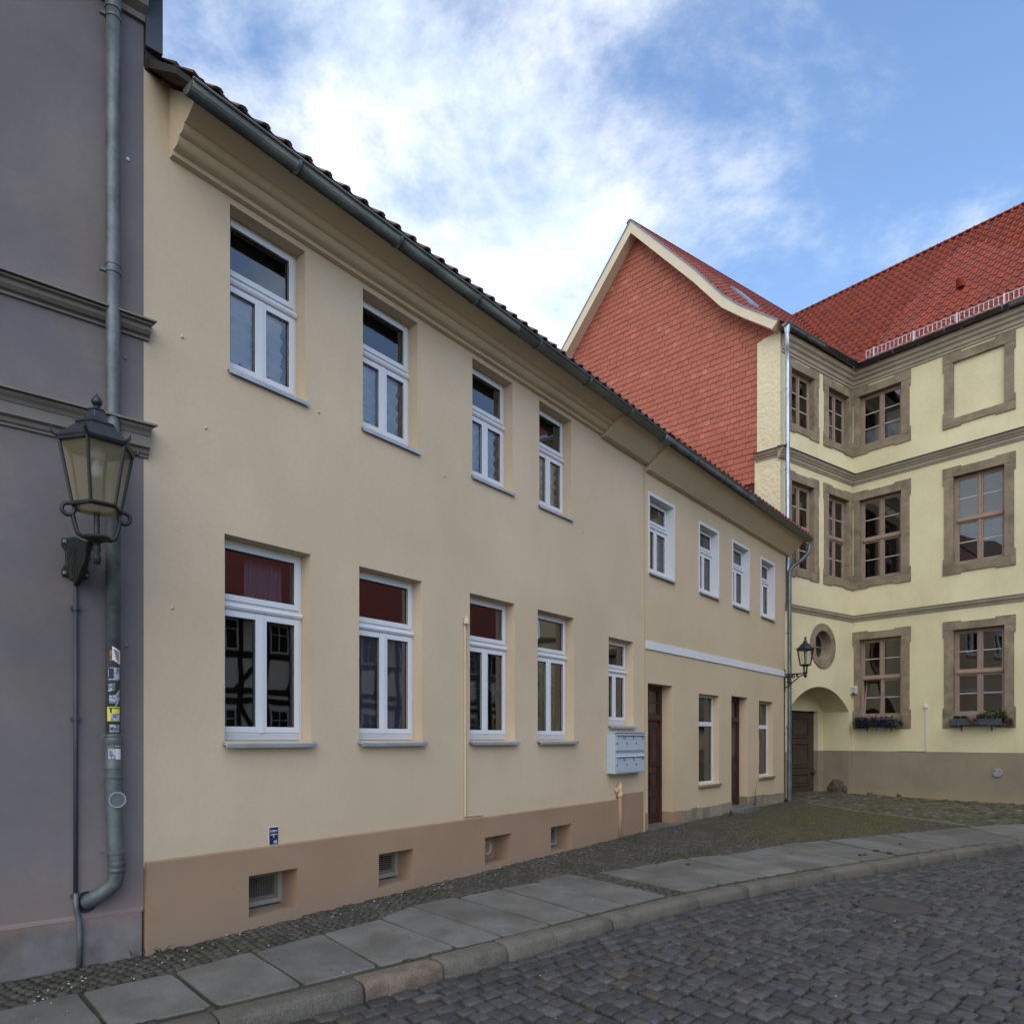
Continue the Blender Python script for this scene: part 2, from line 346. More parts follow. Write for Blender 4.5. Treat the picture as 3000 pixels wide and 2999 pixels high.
def cloth(name, col, alpha, trans=.4):
    m = bpy.data.materials.new(name); m.use_nodes = True; nt = m.node_tree; N = nt.nodes; L = nt.links; N.clear()
    o = N.new('ShaderNodeOutputMaterial'); d = N.new('ShaderNodeBsdfDiffuse'); d.inputs[0].default_value = (*col, 1)
    t = N.new('ShaderNodeBsdfTranslucent'); t.inputs[0].default_value = (*col, 1); p = N.new('ShaderNodeBsdfTransparent')
    a = N.new('ShaderNodeMixShader'); a.inputs[0].default_value = trans; L.new(d.outputs[0], a.inputs[1]); L.new(t.outputs[0], a.inputs[2])
    b = N.new('ShaderNodeMixShader'); b.inputs[0].default_value = alpha; L.new(p.outputs[0], b.inputs[1]); L.new(a.outputs[0], b.inputs[2]); L.new(b.outputs[0], o.inputs[0])
    return m
MT['net'] = cloth('white_net', (.96, .97, 1.0), .99, .06)
MT['purplecloth'] = cloth('lilac_cloth', (.56, .52, .74), .92, .15)
MT['blind'] = cloth('pale_blind', (.82, .80, .76), .95, .15)
MT['hem'] = cloth('white_embroidery', (.95, .95, .97), 1, .1)
MT['frost'] = cloth('frosted_lamp_glass', (.46, .40, .25), .5, .6)
# ------------------------------------------------------------------ frames of the walls (metres)
T = Frame((-2.826, 5.5), (.6148, .7887))            # tall cream house
LH = Frame((2.2097, 11.96), (.6270, .7790))         # low cream house
GH = Frame((-2.826, 5.5), (.76186, .64774))         # grey house
W = Frame((6.9889, 18.3), (.80994, .58651))         # wing of the yellow building
YM = Frame((9.5784, 20.1752), (.63584, -.77182))    # its main front
GA = Frame((6.8325, 18.1868), (.72336, -.69048))       # gable end of the wing (s negative)
HT = Frame(T.f(21, -11, 0)[:2], (-.6148, -.7887))   # half-timbered house across the street
SC = 3.197                                          # length of the wing front

# ------------------------------------------------------------------ ground, road, kerb, pavement
def gz(s, o): return .0138*max(-4, min(s, 8.5)) - .02*max(0, min(o, 2.2))
KP = [(-6, .05), (-4, .58), (-2, 1.05), (-.57, 1.34), (.37, 1.54), (1.31, 1.74), (2.61, 2.0), (3.3, 2.13), (4.3, 2.36), (5.39, 2.69), (6.38, 3.06), (7.44, 3.5), (8.32, 3.85), (9.43, 4.3), (10.52, 4.76), (11.3, 5.13), (12.6, 5.8), (14.5, 6.85), (17, 8.4)]
def catmull(P, n):
    o = []
    for i in range(len(P)-1):
        a, b, c, d = P[max(i-1, 0)], P[i], P[i+1], P[min(i+2, len(P)-1)]
        for k in range(n):
            t = k/n
            o.append(tuple(.5*((2*b[j]) + (-a[j]+c[j])*t + (2*a[j]-5*b[j]+4*c[j]-d[j])*t*t + (-a[j]+3*b[j]-3*c[j]+d[j])*t**3) for j in (0, 1)))
    return o + [P[-1]]
KC = catmull(KP, 8); KL = [0.0]
for a, b in zip(KC, KC[1:]): KL.append(KL[-1] + math.dist(a, b))
def kerb(u):
    """point and unit normal (towards the road) at arc length u, in (s, o)"""
    u = max(0, min(u, KL[-1]-1e-4)); i = max(k for k in range(len(KL)) if KL[k] <= u); i = min(i, len(KC)-2)
    def tg(j):
        j = max(1, min(j, len(KC)-2)); d = Vector((KC[j+1][0]-KC[j-1][0], KC[j+1][1]-KC[j-1][1])); return d.normalized()
    t = (u-KL[i])/(KL[i+1]-KL[i]); p = Vector(KC[i]).lerp(Vector(KC[i+1]), t); g = tg(i).lerp(tg(i+1), t).normalized()
    return p, Vector((-g.y, g.x)), g
def ko(s):
    for a, b in zip(KC, KC[1:]):
        if a[0] <= s <= b[0]: return a[1] + (b[1]-a[1])*(s-a[0])/(b[0]-a[0])
    return KC[0][1] if s < KC[0][0] else KC[-1][1]
def ku(s):
    for i in range(len(KC)-1):
        if KC[i][0] <= s <= KC[i+1][0]: return KL[i] + (KL[i+1]-KL[i])*(s-KC[i][0])/(KC[i+1][0]-KC[i][0])
KH = .105
def rz(s): return gz(s, 2.2) - KH
def TW(s, o, z): return T.f(s, -o, z)

gm = MB(); gm.quad((-300, -300, -.45), (300, -300, -.45), (300, 300, -.45), (-300, 300, -.45))
tag(gm.build('ground', MT['ground']), kind='structure')
# road bed (joint sand between the cobbles)
rb = MB(T)
ss = [-6+.5*i for i in range(47)]
for a, b in zip(ss, ss[1:]):
    rb.quad((a, -ko(a)-.1, rz(a)-.022), (b, -ko(b)-.1, rz(b)-.022), (b, -22, rz(b)-.022), (a, -22, rz(a)-.022))
road = tag(rb.build('road', MT['joint']), kind='structure')
pb = MB(T)
for a, b in zip(ss, ss[1:]):
    for k in range(4):
        t0, t1 = k/4, (k+1)/4
        o = lambda s, t: -.8 + (ko(s)+.06+.8)*t
        pb.quad(*[(s, -o(s, t), gz(s, o(s, t))-.014) for s, t in ((a, t0), (b, t0), (b, t1), (a, t1))])
for a, b in zip(ss, ss[1:]):
    if a >= 7: pb.quad((a, .8, gz(a, 0)-.014), (b, .8, gz(b, 0)-.014), (b, 9, gz(b, 0)-.014), (a, 9, gz(a, 0)-.014))
pave = tag(pb.build('pavement', MT['joint'], None), kind='structure')

# kerb stones
kroot = MB(T)
for a, b in zip(ss[:-6], ss[1:-6]):
    kroot.quad((a, -ko(a)-.02, gz(a, ko(a))-.03), (b, -ko(b)-.02, gz(b, ko(b))-.03), (b, -ko(b)-.16, rz(b)-.02), (a, -ko(a)-.16, rz(a)-.02))
kerbo = tag(kroot.build('kerb', MT['joint']), kind='structure')
prof = [(0, -.10), (0, -.008), (.012, 0), (.12, .003), (.168, -.003), (.192, -.015), (.205, -.04), (.212, -.10), (.218, -.17)]
js = [-5.5, -4.4, -3.3, -2.2, -1.15, -.25, .69, 1.33, 1.94, 2.47, 3.19, 4.45, 5.25, 6.0, 6.7, 7.45, 8.3, 9.1, 9.85, 10.7, 11.6, 12.5, 13.4, 14.4, 15.4]
for i, (a, b) in enumerate(zip(js, js[1:])):
    ua, ub = ku(a)+.005, ku(b)-.005; n = 5
    us = [ua, ua+.018] + [ua+.018+(ub-ua-.036)*k/n for k in range(1, n)] + [ub-.018, ub]
    dz = R.uniform(-.006, .008); dv = R.uniform(-.006, .006); rs = []
    for k, u in enumerate(us):
        p, nn, g = kerb(u); e = .011 if k in (0, len(us)-1) else 0; z0 = gz(p.x, p.y); w_ = R.uniform(-.004, .004)
        rs.append([(p.x+nn.x*(v+dv+(w_ if v > .1 else 0)-(e if v > .1 else -e*.5)), -(p.y+nn.y*(v+dv+(w_ if v > .1 else 0)-(e if v > .1 else -e*.5))), z0+z+dz-(e if z > -.06 else 0)) for v, z in prof])
    m = MB(T); m.rings(rs); o = m.build('kerb_stone', MT['kerbpink' if a == .69 else 'kerb'], kerbo, autos=50)
    if a == .69: o['label'] = 'pinkish granite kerb stone'

# pavement slabs: house-side and kerb-side corners (s, o)
SL = [((-2.55, .30), (-2.7, .80)), ((-1.85, .32), (-1.95, .97)), ((-1.25, .38), (-1.35, 1.1)), ((-.63, .45), (-.76, 1.22)), ((-.06, .56), (-.19, 1.38)), ((.55, .58), (.37, 1.51)), ((1.19, .60), (.94, 1.62)), ((1.81, .66), (1.63, 1.76)), ((2.3, .55), (2.09, 1.87)), ((2.82, .64), (2.63, 1.98)), ((3.41, .71), (3.14, 2.07)), ((3.96, .86), (3.69, 2.18)), ((4.53, .96), (4.27, 2.31)), None,
      ((4.81, 1.11), (4.53, 2.38)), ((5.28, 1.28), (4.94, 2.5)), ((5.74, 1.39), (5.39, 2.64)), ((6.34, 1.53), (5.85, 2.82)), ((6.90, 1.79), (6.43, 3.03)), ((7.46, 1.98), (6.9, 3.22)), ((8.26, 2.22), (7.55, 3.50)), ((9.1, 2.62), (8.25, 3.77)), ((9.73, 2.92), (8.72, 3.97)), ((10.45, 3.22), (9.53, 4.29)), ((11.12, 3.55), (10.31, 4.62)), ((12.51, 4.12), (11.09, 4.98)), ((13.7, 4.9), (12.3, 5.6)), ((14.9, 5.6), (13.4, 6.2))]
slabpoly = []
for a, b in zip(SL, SL[1:]):
    if not a or not b: continue
    off = R.uniform(-.05, .05); P = [Vector(a[0]), Vector(b[0]), Vector(b[1]), Vector(a[1])]
    ax = (P[3]-P[0]).normalized(); P[0] = P[0]+ax*off; P[1] = P[1]+ax*(off+R.uniform(-.012, .012))
    c = sum(P, Vector((0, 0)))/4; slabpoly.append([tuple(p) for p in P])
    g = R.uniform(.010, .017) + (.005 if c.x > 5 else 0); q = []
    for i in range(4):                       # inset the outline by the joint width
        e1 = (P[i]-P[i-1]).normalized(); e2 = (P[(i+1) % 4]-P[i]).normalized()
        n1_, n2_ = Vector((-e1.y, e1.x)), Vector((-e2.y, e2.x))
        k = (n1_+n2_); k = k/ max(.3, k.dot(n1_)); q.append(P[i] + k*g)
    full = []
    for i in range(4):
        A, B = q[i], q[(i+1) % 4]; nn = Vector((-(B-A).y, (B-A).x)).normalized()
        full.append(A + (B-A)*.03 + nn*.004)
        for t in (.25, .5, .75): full.append(A.lerp(B, t) + nn*R.uniform(-.004, .006))
        full.append(A + (B-A)*.97 + nn*.004)
    dz = R.uniform(-.004, .006); tx, ty = R.uniform(-.006, .006), R.uniform(-.004, .004)
    zf = lambda p: gz(p.x, p.y) + dz + tx*(p.x-c.x) + ty*(p.y-c.y)
    r1 = [(p.x, -p.y, zf(p)-.05) for p in full]; r2 = [(p.x, -p.y, zf(p)-.006) for p in full]
    r3 = [(c.x+(p.x-c.x)*.985, -(c.y+(p.y-c.y)*.985), zf(p)) for p in full]
    m = MB(T); m.rings([r1, r2, r3]); m.build('paving_slab', MT['slab'], pave, autos=18)

def inpoly(p, P):
    c = False; j = len(P)-1
    for i in range(len(P)):
        if (P[i][1] > p[1]) != (P[j][1] > p[1]) and p[0] < (P[j][0]-P[i][0])*(p[1]-P[i][1])/(P[j][1]-P[i][1])+P[i][0]: c = not c
        j = i
    return c

def stone(seed, n, inset, dome, mat, depth=.06):
    """unit paving stone (1 x 1 footprint, top at z=0), n corner verts per corner"""
    r = random.Random(seed); out_ = []
    for cx, cy in ((1, 1), (-1, 1), (-1, -1), (1, -1)):
        jx, jy = r.uniform(-.05, .05), r.uniform(-.05, .05)
        if n == 1: out_.append((cx*.48+jx, cy*.48+jy))
        else:
            k = r.uniform(.05, .13)
            a, b = (cx*(.49-k)+jx, cy*.49+jy), (cx*.49+jx, cy*(.49-k)+jy)
            out_ += [b, a] if cx*cy > 0 else [a, b]
    m = MB(); rs = []
    for sc_, z in ((1, -depth), (1, -.018), (1-inset*.4, -.006), (1-inset, -.001 + dome*.4)):
        rs.append([(x*sc_, y*sc_, z + (r.uniform(-.003, .003) if z > -.01 else 0)) for x, y in out_])
    rs.append([(x*.5, y*.5, dome + r.uniform(-.002, .002)) for x, y in out_])
    m.rings(rs); me = m.mesh('stone', mat, smooth=True); return me

def pave_field(name, cells, variants, mat, parent, limit=300):
    """cells: (world xy, z, yaw, length, width); the nearest ones become parts, the rest one stuff part"""
    cells.sort(key=lambda c: math.hypot(c[0].x, c[0].y)); rest = []
    for i, (p, z, yaw, a, b) in enumerate(cells):
        me = variants[R.randrange(len(variants))]
        mx = Matrix.Translation((p.x, p.y, z)) @ Matrix.Rotation(yaw + (math.pi if R.random() < .5 else 0), 4, 'Z') @ Matrix.Rotation(R.uniform(-.03, .03), 4, 'X') @ Matrix.Rotation(R.uniform(-.03, .03), 4, 'Y') @ Matrix.Diagonal((a, b, 1, 1))
        if i < limit: inst(name, me, parent, mx)
        else: rest.append((me, mx))
    if rest: join_mesh(name, rest, mat, parent)

def visible(p, z=0, m=.04):
    if p.y < 1.5: return False
    x = .5 + .7*p.x/p.y; y = (2162 - (z-EYE)*2100/p.y)/3000
    return -m < x < 1+m and y < 1.12
# road cobbles: rows across the road behind a four-course gutter band along the kerb
COBV = [stone(100+i, 2, .12, .006, MT['cobble']) for i in range(14)]
MANH = Vector((5.68, 4.17)); cells = []
def angw(g): d = T.f(g.x, -g.y, 0)-T.f(0, 0, 0); return math.atan2(d.y, d.x)
u = 2.0; tmp = []; i = 0
while u < KL[-1]-.5:
    p, nn, g = kerb(u); ln = R.uniform(.15, .21)
    for k in range(4):
        q = p + nn*(.29 + k*.128) + g*(k % 2)*.08; wp = TW(q.x, q.y, 0)
        if visible(wp): tmp.append((wp, rz(q.x)+R.uniform(-.004, .004), angw(g)+R.uniform(-.04, .04), ln-.006, .123))
    u += ln
cells = tmp
u = 1.2; row = 0
while u < KL[-1]-.4:
    pitch = R.uniform(.130, .152); p, nn, g = kerb(u); v = .742; ph = R.uniform(0, 6)
    while v < 9.5:
        ln = R.uniform(.105, .19); vc = v + ln/2
        bow = .12*math.sin(vc*1.1+.4) + .02*math.sin(vc*3+ph)      # the courses wander a little
        q = p + nn*vc + g*bow; wp = TW(q.x, q.y, 0)
        if visible(wp) and (q-MANH).length > .42:
            sh = max(.62, 1 - (vc-1)/30)
            cells.append((wp, rz(q.x)+R.uniform(-.006, .006), angw(nn)+R.uniform(-.05, .05), ln-.006, pitch*sh-.004))
        v += ln
    u += pitch; row += 1
pave_field('cobblestone', cells, COBV, MT['cobble'], road)
mh = thing('manhole_cover', 'round rusty brown manhole cover set in the cobbled road', 'manhole cover', TW(MANH.x, MANH.y, rz(MANH.x)))
c0 = wloc(mh)
mm = MB(); mm.lathe([(.33, -.03), (.33, .0), (.31, .002), (.305, -.004), (.0, -.002)], c0, 32); mm.build('lid', MT['manhole'], mh, autos=40)
mm = MB(); mm.lathe([(.40, -.03), (.40, .001), (.39, .003), (.345, .003), (.34, .001), (.34, -.03)], c0, 32); mm.build('rim', MT['manhole'], mh, autos=40)

# small setts of the pavement and forecourt
SV = [stone(300+i, 1, .12, .006, MT['sett'], .04) for i in range(10)]
SVM = [stone(330+i, 1, .12, .006, MT['settmoss'], .04) for i in range(8)]
CV2 = [stone(360+i, 2, .14, .012, MT['cobble2'], .05) for i in range(10)]
def blocked(s, o, m=.02): return any(inpoly((s, o), P) for P in slabpoly)
def inbuild(wp):
    a = LH.inv(wp); b = W.inv(wp); c = YM.inv(wp); d = T.inv(wp); e = GH.inv(wp)
    return (0 < a[0] < 7.15 and a[1] > -.03) or (b[1] > .02 and a[0] > 6.6 and not (0.1 < b[0] < 3.0 and b[1] < 1.1)) or (c[1] > -.01 and c[0] > -.5) or (-.02 < d[0] < 8.2 and d[1] > -.05) or (e[0] < .02 and e[1] > -.015)
def rowline(s, o): return (s-15.25)*(4.1-.7) - (o-.7)*(12.75-15.25)   # >0 beyond the row of stones
sc_, sm_, sb_ = [], [], []
s = -2.2
while s < 16.5:
    pit = R.uniform(.066, .08); o = -.9
    while o < 5.4:
        ln = R.uniform(.06, .092); oc = o + ln/2; s2 = s + .05*math.sin(oc*5+s*2) ; o += ln
        if oc > ko(s2)-.03 or blocked(s2, oc): continue
        wp = TW(s2, oc, 0)
        if inbuild(wp) or not visible(wp) or rowline(s2, oc) > .0: continue
        moss = 1.2*math.exp(-((s2-11.2)/2.6)**2-((oc-2.0)/1.3)**2) + .7*math.exp(-((s2-13.6)/1.2)**2-((oc-2.2)/1.6)**2) + R.uniform(-.25, .25)
        d = (wp, gz(s2, oc)-.004+R.uniform(-.004, .004), T.ang()+R.uniform(-.18, .18), pit-.002, ln-.002)
        (sm_ if moss > .5 else sc_).append(d)
    s += pit
pave_field('sett', sc_, SV, MT['sett'], pave)
pave_field('mossy_sett', sm_, SVM, MT['settmoss'], pave, 0)
a0 = YM.ang(); q = -6.0
while q < 8:
    pit = R.uniform(.11, .145); y = -7.5
    while y < 1.2:
        ln = R.uniform(.10, .18); yc = y + ln/2; y += ln
        wp = YM.f(q, yc, 0); si = T.inv(wp); s2, oc = si[0], -si[1]
        if inbuild(wp) or not visible(wp) or rowline(s2, oc) < .06 or blocked(s2, oc) or oc > ko(min(s2, 17))-.03: continue
        sb_.append((wp, gz(s2, oc)+R.uniform(-.012, .010), a0+R.uniform(-.15, .15), pit-.008, ln-.008))
    q += pit
pave_field('forecourt_cobble', sb_, CV2, MT['cobble2'], pave, 0)
t = 0; rowc = []
while t < 1:
    s2, oc = 15.2-2.9*t, .7+3.95*t; wp = TW(s2, oc, 0)
    if not blocked(s2, oc): rowc.append((wp, gz(s2, oc)+.004, angw(Vector((-2.5, 3.4)))+R.uniform(-.08, .08), .2, .11))
    t += .044
RV = [stone(390+i, 2, .1, .008, MT['slab'], .05) for i in range(5)]
pave_field('border_stone', rowc, RV, MT['slab'], pave)
# petals blown along the foot of the wall
pm = []
bmq = MB(); bmq.rings([[(-.5, -.3, 0), (.5, -.4, 0), (.4, .4, 0), (-.4, .35, 0)], [(-.4, -.2, .3), (.4, -.3, .4), (.3, .3, .3), (-.3, .3, .4)]]); PM = bmq.mesh('petal', MT['petal'])
for _ in range(250):
    s2 = R.uniform(-1.1, 6) if R.random() < .75 else R.uniform(-1, 12); oc = .05 + abs(R.gauss(0, .26)) if R.random() < .85 else R.uniform(.1, 3)
    if s2 < 0: oc += .02 - s2*.21
    k = R.choice([.005, .006, .007, .009, .014]); wp = TW(s2, oc, gz(s2, oc)+.004 + (.006 if blocked(s2, oc) else 0))
    if oc > ko(s2) - .05 or inbuild(wp): continue
    pm.append((PM, Matrix.Translation(wp) @ Matrix.Rotation(R.uniform(0, 6), 4, 'Z') @ Matrix.Scale(k, 4)))
for _ in range(18):
    s2 = R.uniform(-.5, 9); oc = ko(s2) + R.uniform(.3, 4); wp = TW(s2, oc, rz(s2)+.008); k = R.uniform(.006, .014)
    if visible(wp): pm.append((PM, Matrix.Translation(wp) @ Matrix.Rotation(R.uniform(0, 6), 4, 'Z') @ Matrix.Scale(k, 4)))
tag(join_mesh('fallen_petals', pm, MT['petal']), 'pale petals and grit blown over the setts and slabs below the wall', 'petals')
# ------------------------------------------------------------------ windows
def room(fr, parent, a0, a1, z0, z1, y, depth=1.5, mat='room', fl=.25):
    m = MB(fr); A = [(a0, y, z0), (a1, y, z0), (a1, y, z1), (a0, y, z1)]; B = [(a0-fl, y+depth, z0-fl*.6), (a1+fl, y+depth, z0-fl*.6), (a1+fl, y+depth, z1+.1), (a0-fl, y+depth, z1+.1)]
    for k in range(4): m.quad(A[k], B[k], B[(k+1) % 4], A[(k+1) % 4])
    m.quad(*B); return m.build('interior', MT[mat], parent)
def ring(m, a0, a1, z0, z1, w_, y0, y1):
    m.box(a0, a0+w_, y0, y1, z0, z1); m.box(a1-w_, a1, y0, y1, z0, z1)
    m.box(a0+w_, a1-w_, y0, y1, z0, z0+w_); m.box(a0+w_, a1-w_, y0, y1, z1-w_, z1)
def upvc(fr, parent, a0, a1, z0, z1, zt, y0, trim=False, silly=.06, roommat='room', sillin=False):
    """white window: transom light above a pair of casements"""
    m = MB(fr); w_ = .05
    ring(m, a0, a1, z0, z1, w_, y0, y0+.07)
    m.box(a0+w_, a1-w_, y0, y0+.07, zt-.045, zt+.045)
    m.ext([(y0+.001, zt-.035), (y0-.022, zt-.028), (y0-.034, zt-.008), (y0-.028, zt+.012), (y0-.012, zt+.02), (y0+.001, zt+.024)], a0+.004, a1-.004)
    m.box(a0+w_, a1-w_, y0-.006, y0, z0+.055, z0+.075)
    win = m.build('window', MT['white'], parent, bevel=.004)
    mid = (a0+a1)/2; sw = .052
    for (p, q, u, v) in ((a0+.03, mid-.004, z0+.075, zt-.042), (mid+.004, a1-.03, z0+.075, zt-.042), (a0+.03, a1-.03, zt+.045, z1-.03)):
        m = MB(fr); ring(m, p, q, u, v, sw, y0-.014, y0+.05); m.build('sash', MT['white'], win, bevel=.004)
        m = MB(fr); m.quad((p+sw, y0+.012, u+sw), (q-sw, y0+.012, u+sw), (q-sw, y0+.012, v-sw), (p+sw, y0+.012, v-sw)); m.build('pane', MT['glass'], win)
        m = MB(fr); g = .006; ring(m, p+sw-g, q-sw+g, u+sw-g, v-sw+g, .012, y0-.006, y0+.0); m.build('gasket', MT['dark'], win)
    m = MB(fr); m.box(mid-.022, mid+.022, y0-.024, y0-.014, z0+.07, zt-.045); m.build('mullion', MT['white'], win, bevel=.004)
    m = MB(fr); m.box(a0+.03, a1-.03, y0-.016, y0-.008, z0+.008, z0+.06); m.build('drip_rail', MT['offwhite'], win)
    if silly:
        m = MB(fr)
        m.ext([(y0+.005, z0+.004), (y0+.005, z0-.002), (-silly+.006, z0-.030), (-silly+.006, z0-.052), (-silly-.004, z0-.056), (-silly-.006, z0-.026)], a0-.022, a1+.022)
        for e in (a0-.026, a1+.018): m.poly([(e, z0+.022), (e+.008, z0+.022), (e+.008, z0-.03), (e, z0-.03)], -silly+.012, y0+.004) if False else m.rings([[(e, y0+.004, z0), (e, -silly, z0-.034), (e, -silly+.012, z0-.008), (e, y0-.05, z0+.02), (e, y0+.004, z0+.022)], [(e+.008, y0+.004, z0), (e+.008, -silly, z0-.034), (e+.008, -silly+.012, z0-.008), (e+.008, y0-.05, z0+.02), (e+.008, y0+.004, z0+.022)]])
        m.build('sill', MT['zincsill'], win)
    if trim:
        m = MB(fr); ring(m, a0-.055, a1+.055, z0-.03, z1+.055, .054, -.004, .002)
        m.m = 0
        for q in (((a0, -.004, z0), (a0, -.004, z1), (a0, y0, z1), (a0, y0, z0)), ((a1, -.004, z1), (a1, -.004, z0), (a1, y0, z0), (a1, y0, z1)), ((a0, -.004, z1), (a1, -.004, z1), (a1, y0, z1), (a0, y0, z1))): m.quad(*[(x + (.002 if x == a0 else -.002), y, z - (.002 if z == z1 else 0)) for x, y, z in q])
        m.build('trim', MT['whitepaint'], win)
    room(fr, win, a0, a1, z0, z1, y0+.07, 1.4, roommat)
    return win
def half_gutter(fr, parent, a0, a1, o, z, r=.075, mat='zinc', step=1.15, name='gutter', ends=True):
    n = 10; m = MB(fr)
    arc = [(-o + r*math.cos(math.pi*k/n + math.pi), z + r*math.sin(math.pi*k/n + math.pi)) for k in range(n+1)]
    arc = [(-o-r*math.cos(math.pi*k/n), z - r*math.sin(math.pi*k/n)) for k in range(n+1)]     # front (outer) to back
    bead = [(-o-r-.004+.011*math.cos(t), z+.006+.011*math.sin(t)) for t in [i*math.pi/3 for i in range(6)]]
    inner = [(-o-(r-.005)*math.cos(math.pi*k/n), z - (r-.005)*math.sin(math.pi*k/n)) for k in range(n+1)]
    m.ext(arc + inner[::-1], a0, a1); m.ext(bead, a0, a1)
    if ends:
        for e in (a0, a1-.004): m.ext(arc, e, e+.004)
    g = m.build(name, MT[mat], parent, autos=40)
    x = a0 + step*.8
    while x < a1-.1:
        m = MB(fr); R1 = r+.007; a2 = [(-o-R1*math.cos(math.pi*k/n), z - R1*math.sin(math.pi*k/n)) for k in range(n+1)]
        m.ext(a2 + arc[::-1], x, x+.028); m.build('gutter_bracket', MT[mat], g, autos=40); x += step
    return g
def pantile(seed, wd=.215, L_=.40, h=.042, mat='tileM'):
    r = random.Random(seed); xs = [0, .05, .10, .135, .165, .195, .22]; zs = [.030, .008, .002, .012, .040, .046, .030]
    m = MB(); k = wd/.20; j = r.uniform(-.003, .003)
    lo = [(x*k, 0, z*h/.046+.024+j) for x, z in zip(xs, zs)]; hi = [(x*k, L_, z*h/.046+j) for x, z in zip(xs, zs)]; li = [(x*k, .004, z*h/.046+.006+j) for x, z in zip(xs, zs)]
    A = [m.pt(*p) for p in lo]; B = [m.pt(*p) for p in hi]; C = [m.pt(*p) for p in li]
    for a in range(6): m.face((A[a], A[a+1], B[a+1], B[a])); m.face((C[a], C[a+1], A[a+1], A[a]))
    m.face((A[6], C[6], B[6])); m.face((A[0], B[0], C[0])); me = m.mesh('tile', MT[mat], smooth=True); sharp(me, 50); return me
def lay_tiles(fr, parent, prof, a_of, a1, keep, vars_, wd=.20, exp=.335, limit=300, order=None, rows=None):
    """prof: slope polyline [(y,z)...]; tiles with lower end at distance t up the slope"""
    segs = []; t = 0
    for p, q in zip(prof, prof[1:]):
        l = math.dist(p, q); segs.append((t, t+l, p, q)); t += l
    items = []; k = 0
    while k*exp < t-.05 and (rows is None or k < rows):
        tt = k*exp; sg = [s_ for s_ in segs if s_[0] <= tt < s_[1]][0]; f_ = (tt-sg[0])/(sg[1]-sg[0])
        y = sg[2][0]+(sg[3][0]-sg[2][0])*f_; z = sg[2][1]+(sg[3][1]-sg[2][1])*f_; al = math.atan2(sg[3][1]-sg[2][1], sg[3][0]-sg[2][0])
        a = a_of(y)
        while a < a1:
            p = fr.f(a+.1, y+.1, z)
            if keep(p): items.append((fr.f(a, y, z), al))
            a += wd
        k += 1
    items.sort(key=(order or (lambda i: i[0].length))); rest = []
    for n_, (p, al) in enumerate(items):
        mx = Matrix.Translation(p) @ Matrix.Rotation(fr.ang(), 4, 'Z') @ Matrix.Rotation(al + R.uniform(-.008, .008), 4, 'X') @ Matrix.Rotation(R.uniform(-.006, .006), 4, 'Z')
        me = vars_[R.randrange(len(vars_))]
        if n_ < limit: inst('roof_tile', me, parent, mx)
        else: rest.append((me, mx))
    if rest: join_mesh('roof_tile', rest, vars_[0].materials[0], parent)

# ------------------------------------------------------------------ grey house at the left edge
gh = thing('grey_house', 'mauve grey rendered house with two moulded string courses at the left edge', 'house', GH.f(-1, 0, 0))
m = MB(GH); m.wall(-6, 0, .342, 7.2, []); m.quad((0, 0, .342), (0, 0, 9.5), (0, 5, 9.5), (0, 5, .342)); m.build('wall', MT['grey'], gh)
m = MB(GH); m.box(-6, -.012, -.012, .1, -.2, .33); m.build('plinth', MT['greyplinth'], gh, bevel=.008)
m = MB(GH); m.ext([(-.001, .325), (-.014, .33), (-.006, .352), (.0, .362), (.05, .362), (.05, .325)], -6, -.006); m.build('plinth_ledge', MT['grey'], gh)
def sprofile(o, z): return (-o, z)
m = MB(GH)
m.ext([(0, 4.70), (-.022, 4.70), (-.022, 4.722), (-.05, 4.728), (-.075, 4.75), (-.082, 4.775), (-.11, 4.782), (-.11, 4.80), (0, 4.825)], -6, .035)
m.ext([(0, 4.827), (-.128, 4.804), (-.128, 4.797), (-.138, 4.800), (-.138, 4.812), (0, 4.836)], -6, .06); m.build('string_course', MT['greyband'], gh)
m = MB(GH)
m.ext([(0, 3.80), (-.018, 3.80), (-.018, 3.815), (-.035, 3.825), (-.045, 3.85), (-.075, 3.862), (-.075, 3.94), (-.082, 3.945), (-.095, 3.965), (-.12, 3.985), (-.13, 4.01), (0, 4.035)], -6, .03)
m.ext([(0, 4.037), (-.145, 4.012), (-.145, 4.003), (-.156, 4.006), (-.156, 4.02), (0, 4.046)], -6, .062); m.build('string_course', MT['greyband'], gh)
m = MB(GH); m.ext([(0, 7.12), (-.03, 7.12), (-.04, 7.16), (-.10, 7.19), (-.12, 7.25), (-.2, 7.28), (-.2, 7.34), (0, 7.42)], -6, .01); m.build('eaves_cornice', MT['greyband'], gh)
m = MB(GH); m.box(.004, .125, -.05, 4, 6.93, 10.5); m.build('verge_cladding', MT['darkmetal'], gh, bevel=.006)
m = MB(GH); m.quad((-6, -.35, 7.42), (.1, -.35, 7.42), (.1, 4, 11.2), (-6, 4, 11.2)); m.box(-6, .0, -.36, -.02, 7.36, 7.42); m.build('roof', MT['tileT'], gh)
for s_, z_ in ((-.11, 6.03), (-.13, 4.52), (-.12, 2.35)):
    m = MB(GH); m.rings([[(s_+r*math.cos(t*math.pi/6), y, z_+r*math.sin(t*math.pi/6)) for t in range(12)] for r, y in ((.014, .0), (.014, -.006), (.008, -.012))]); m.build('anchor_cap', MT['stickwhite'] if z_ > 5 else MT['greyband'], gh)

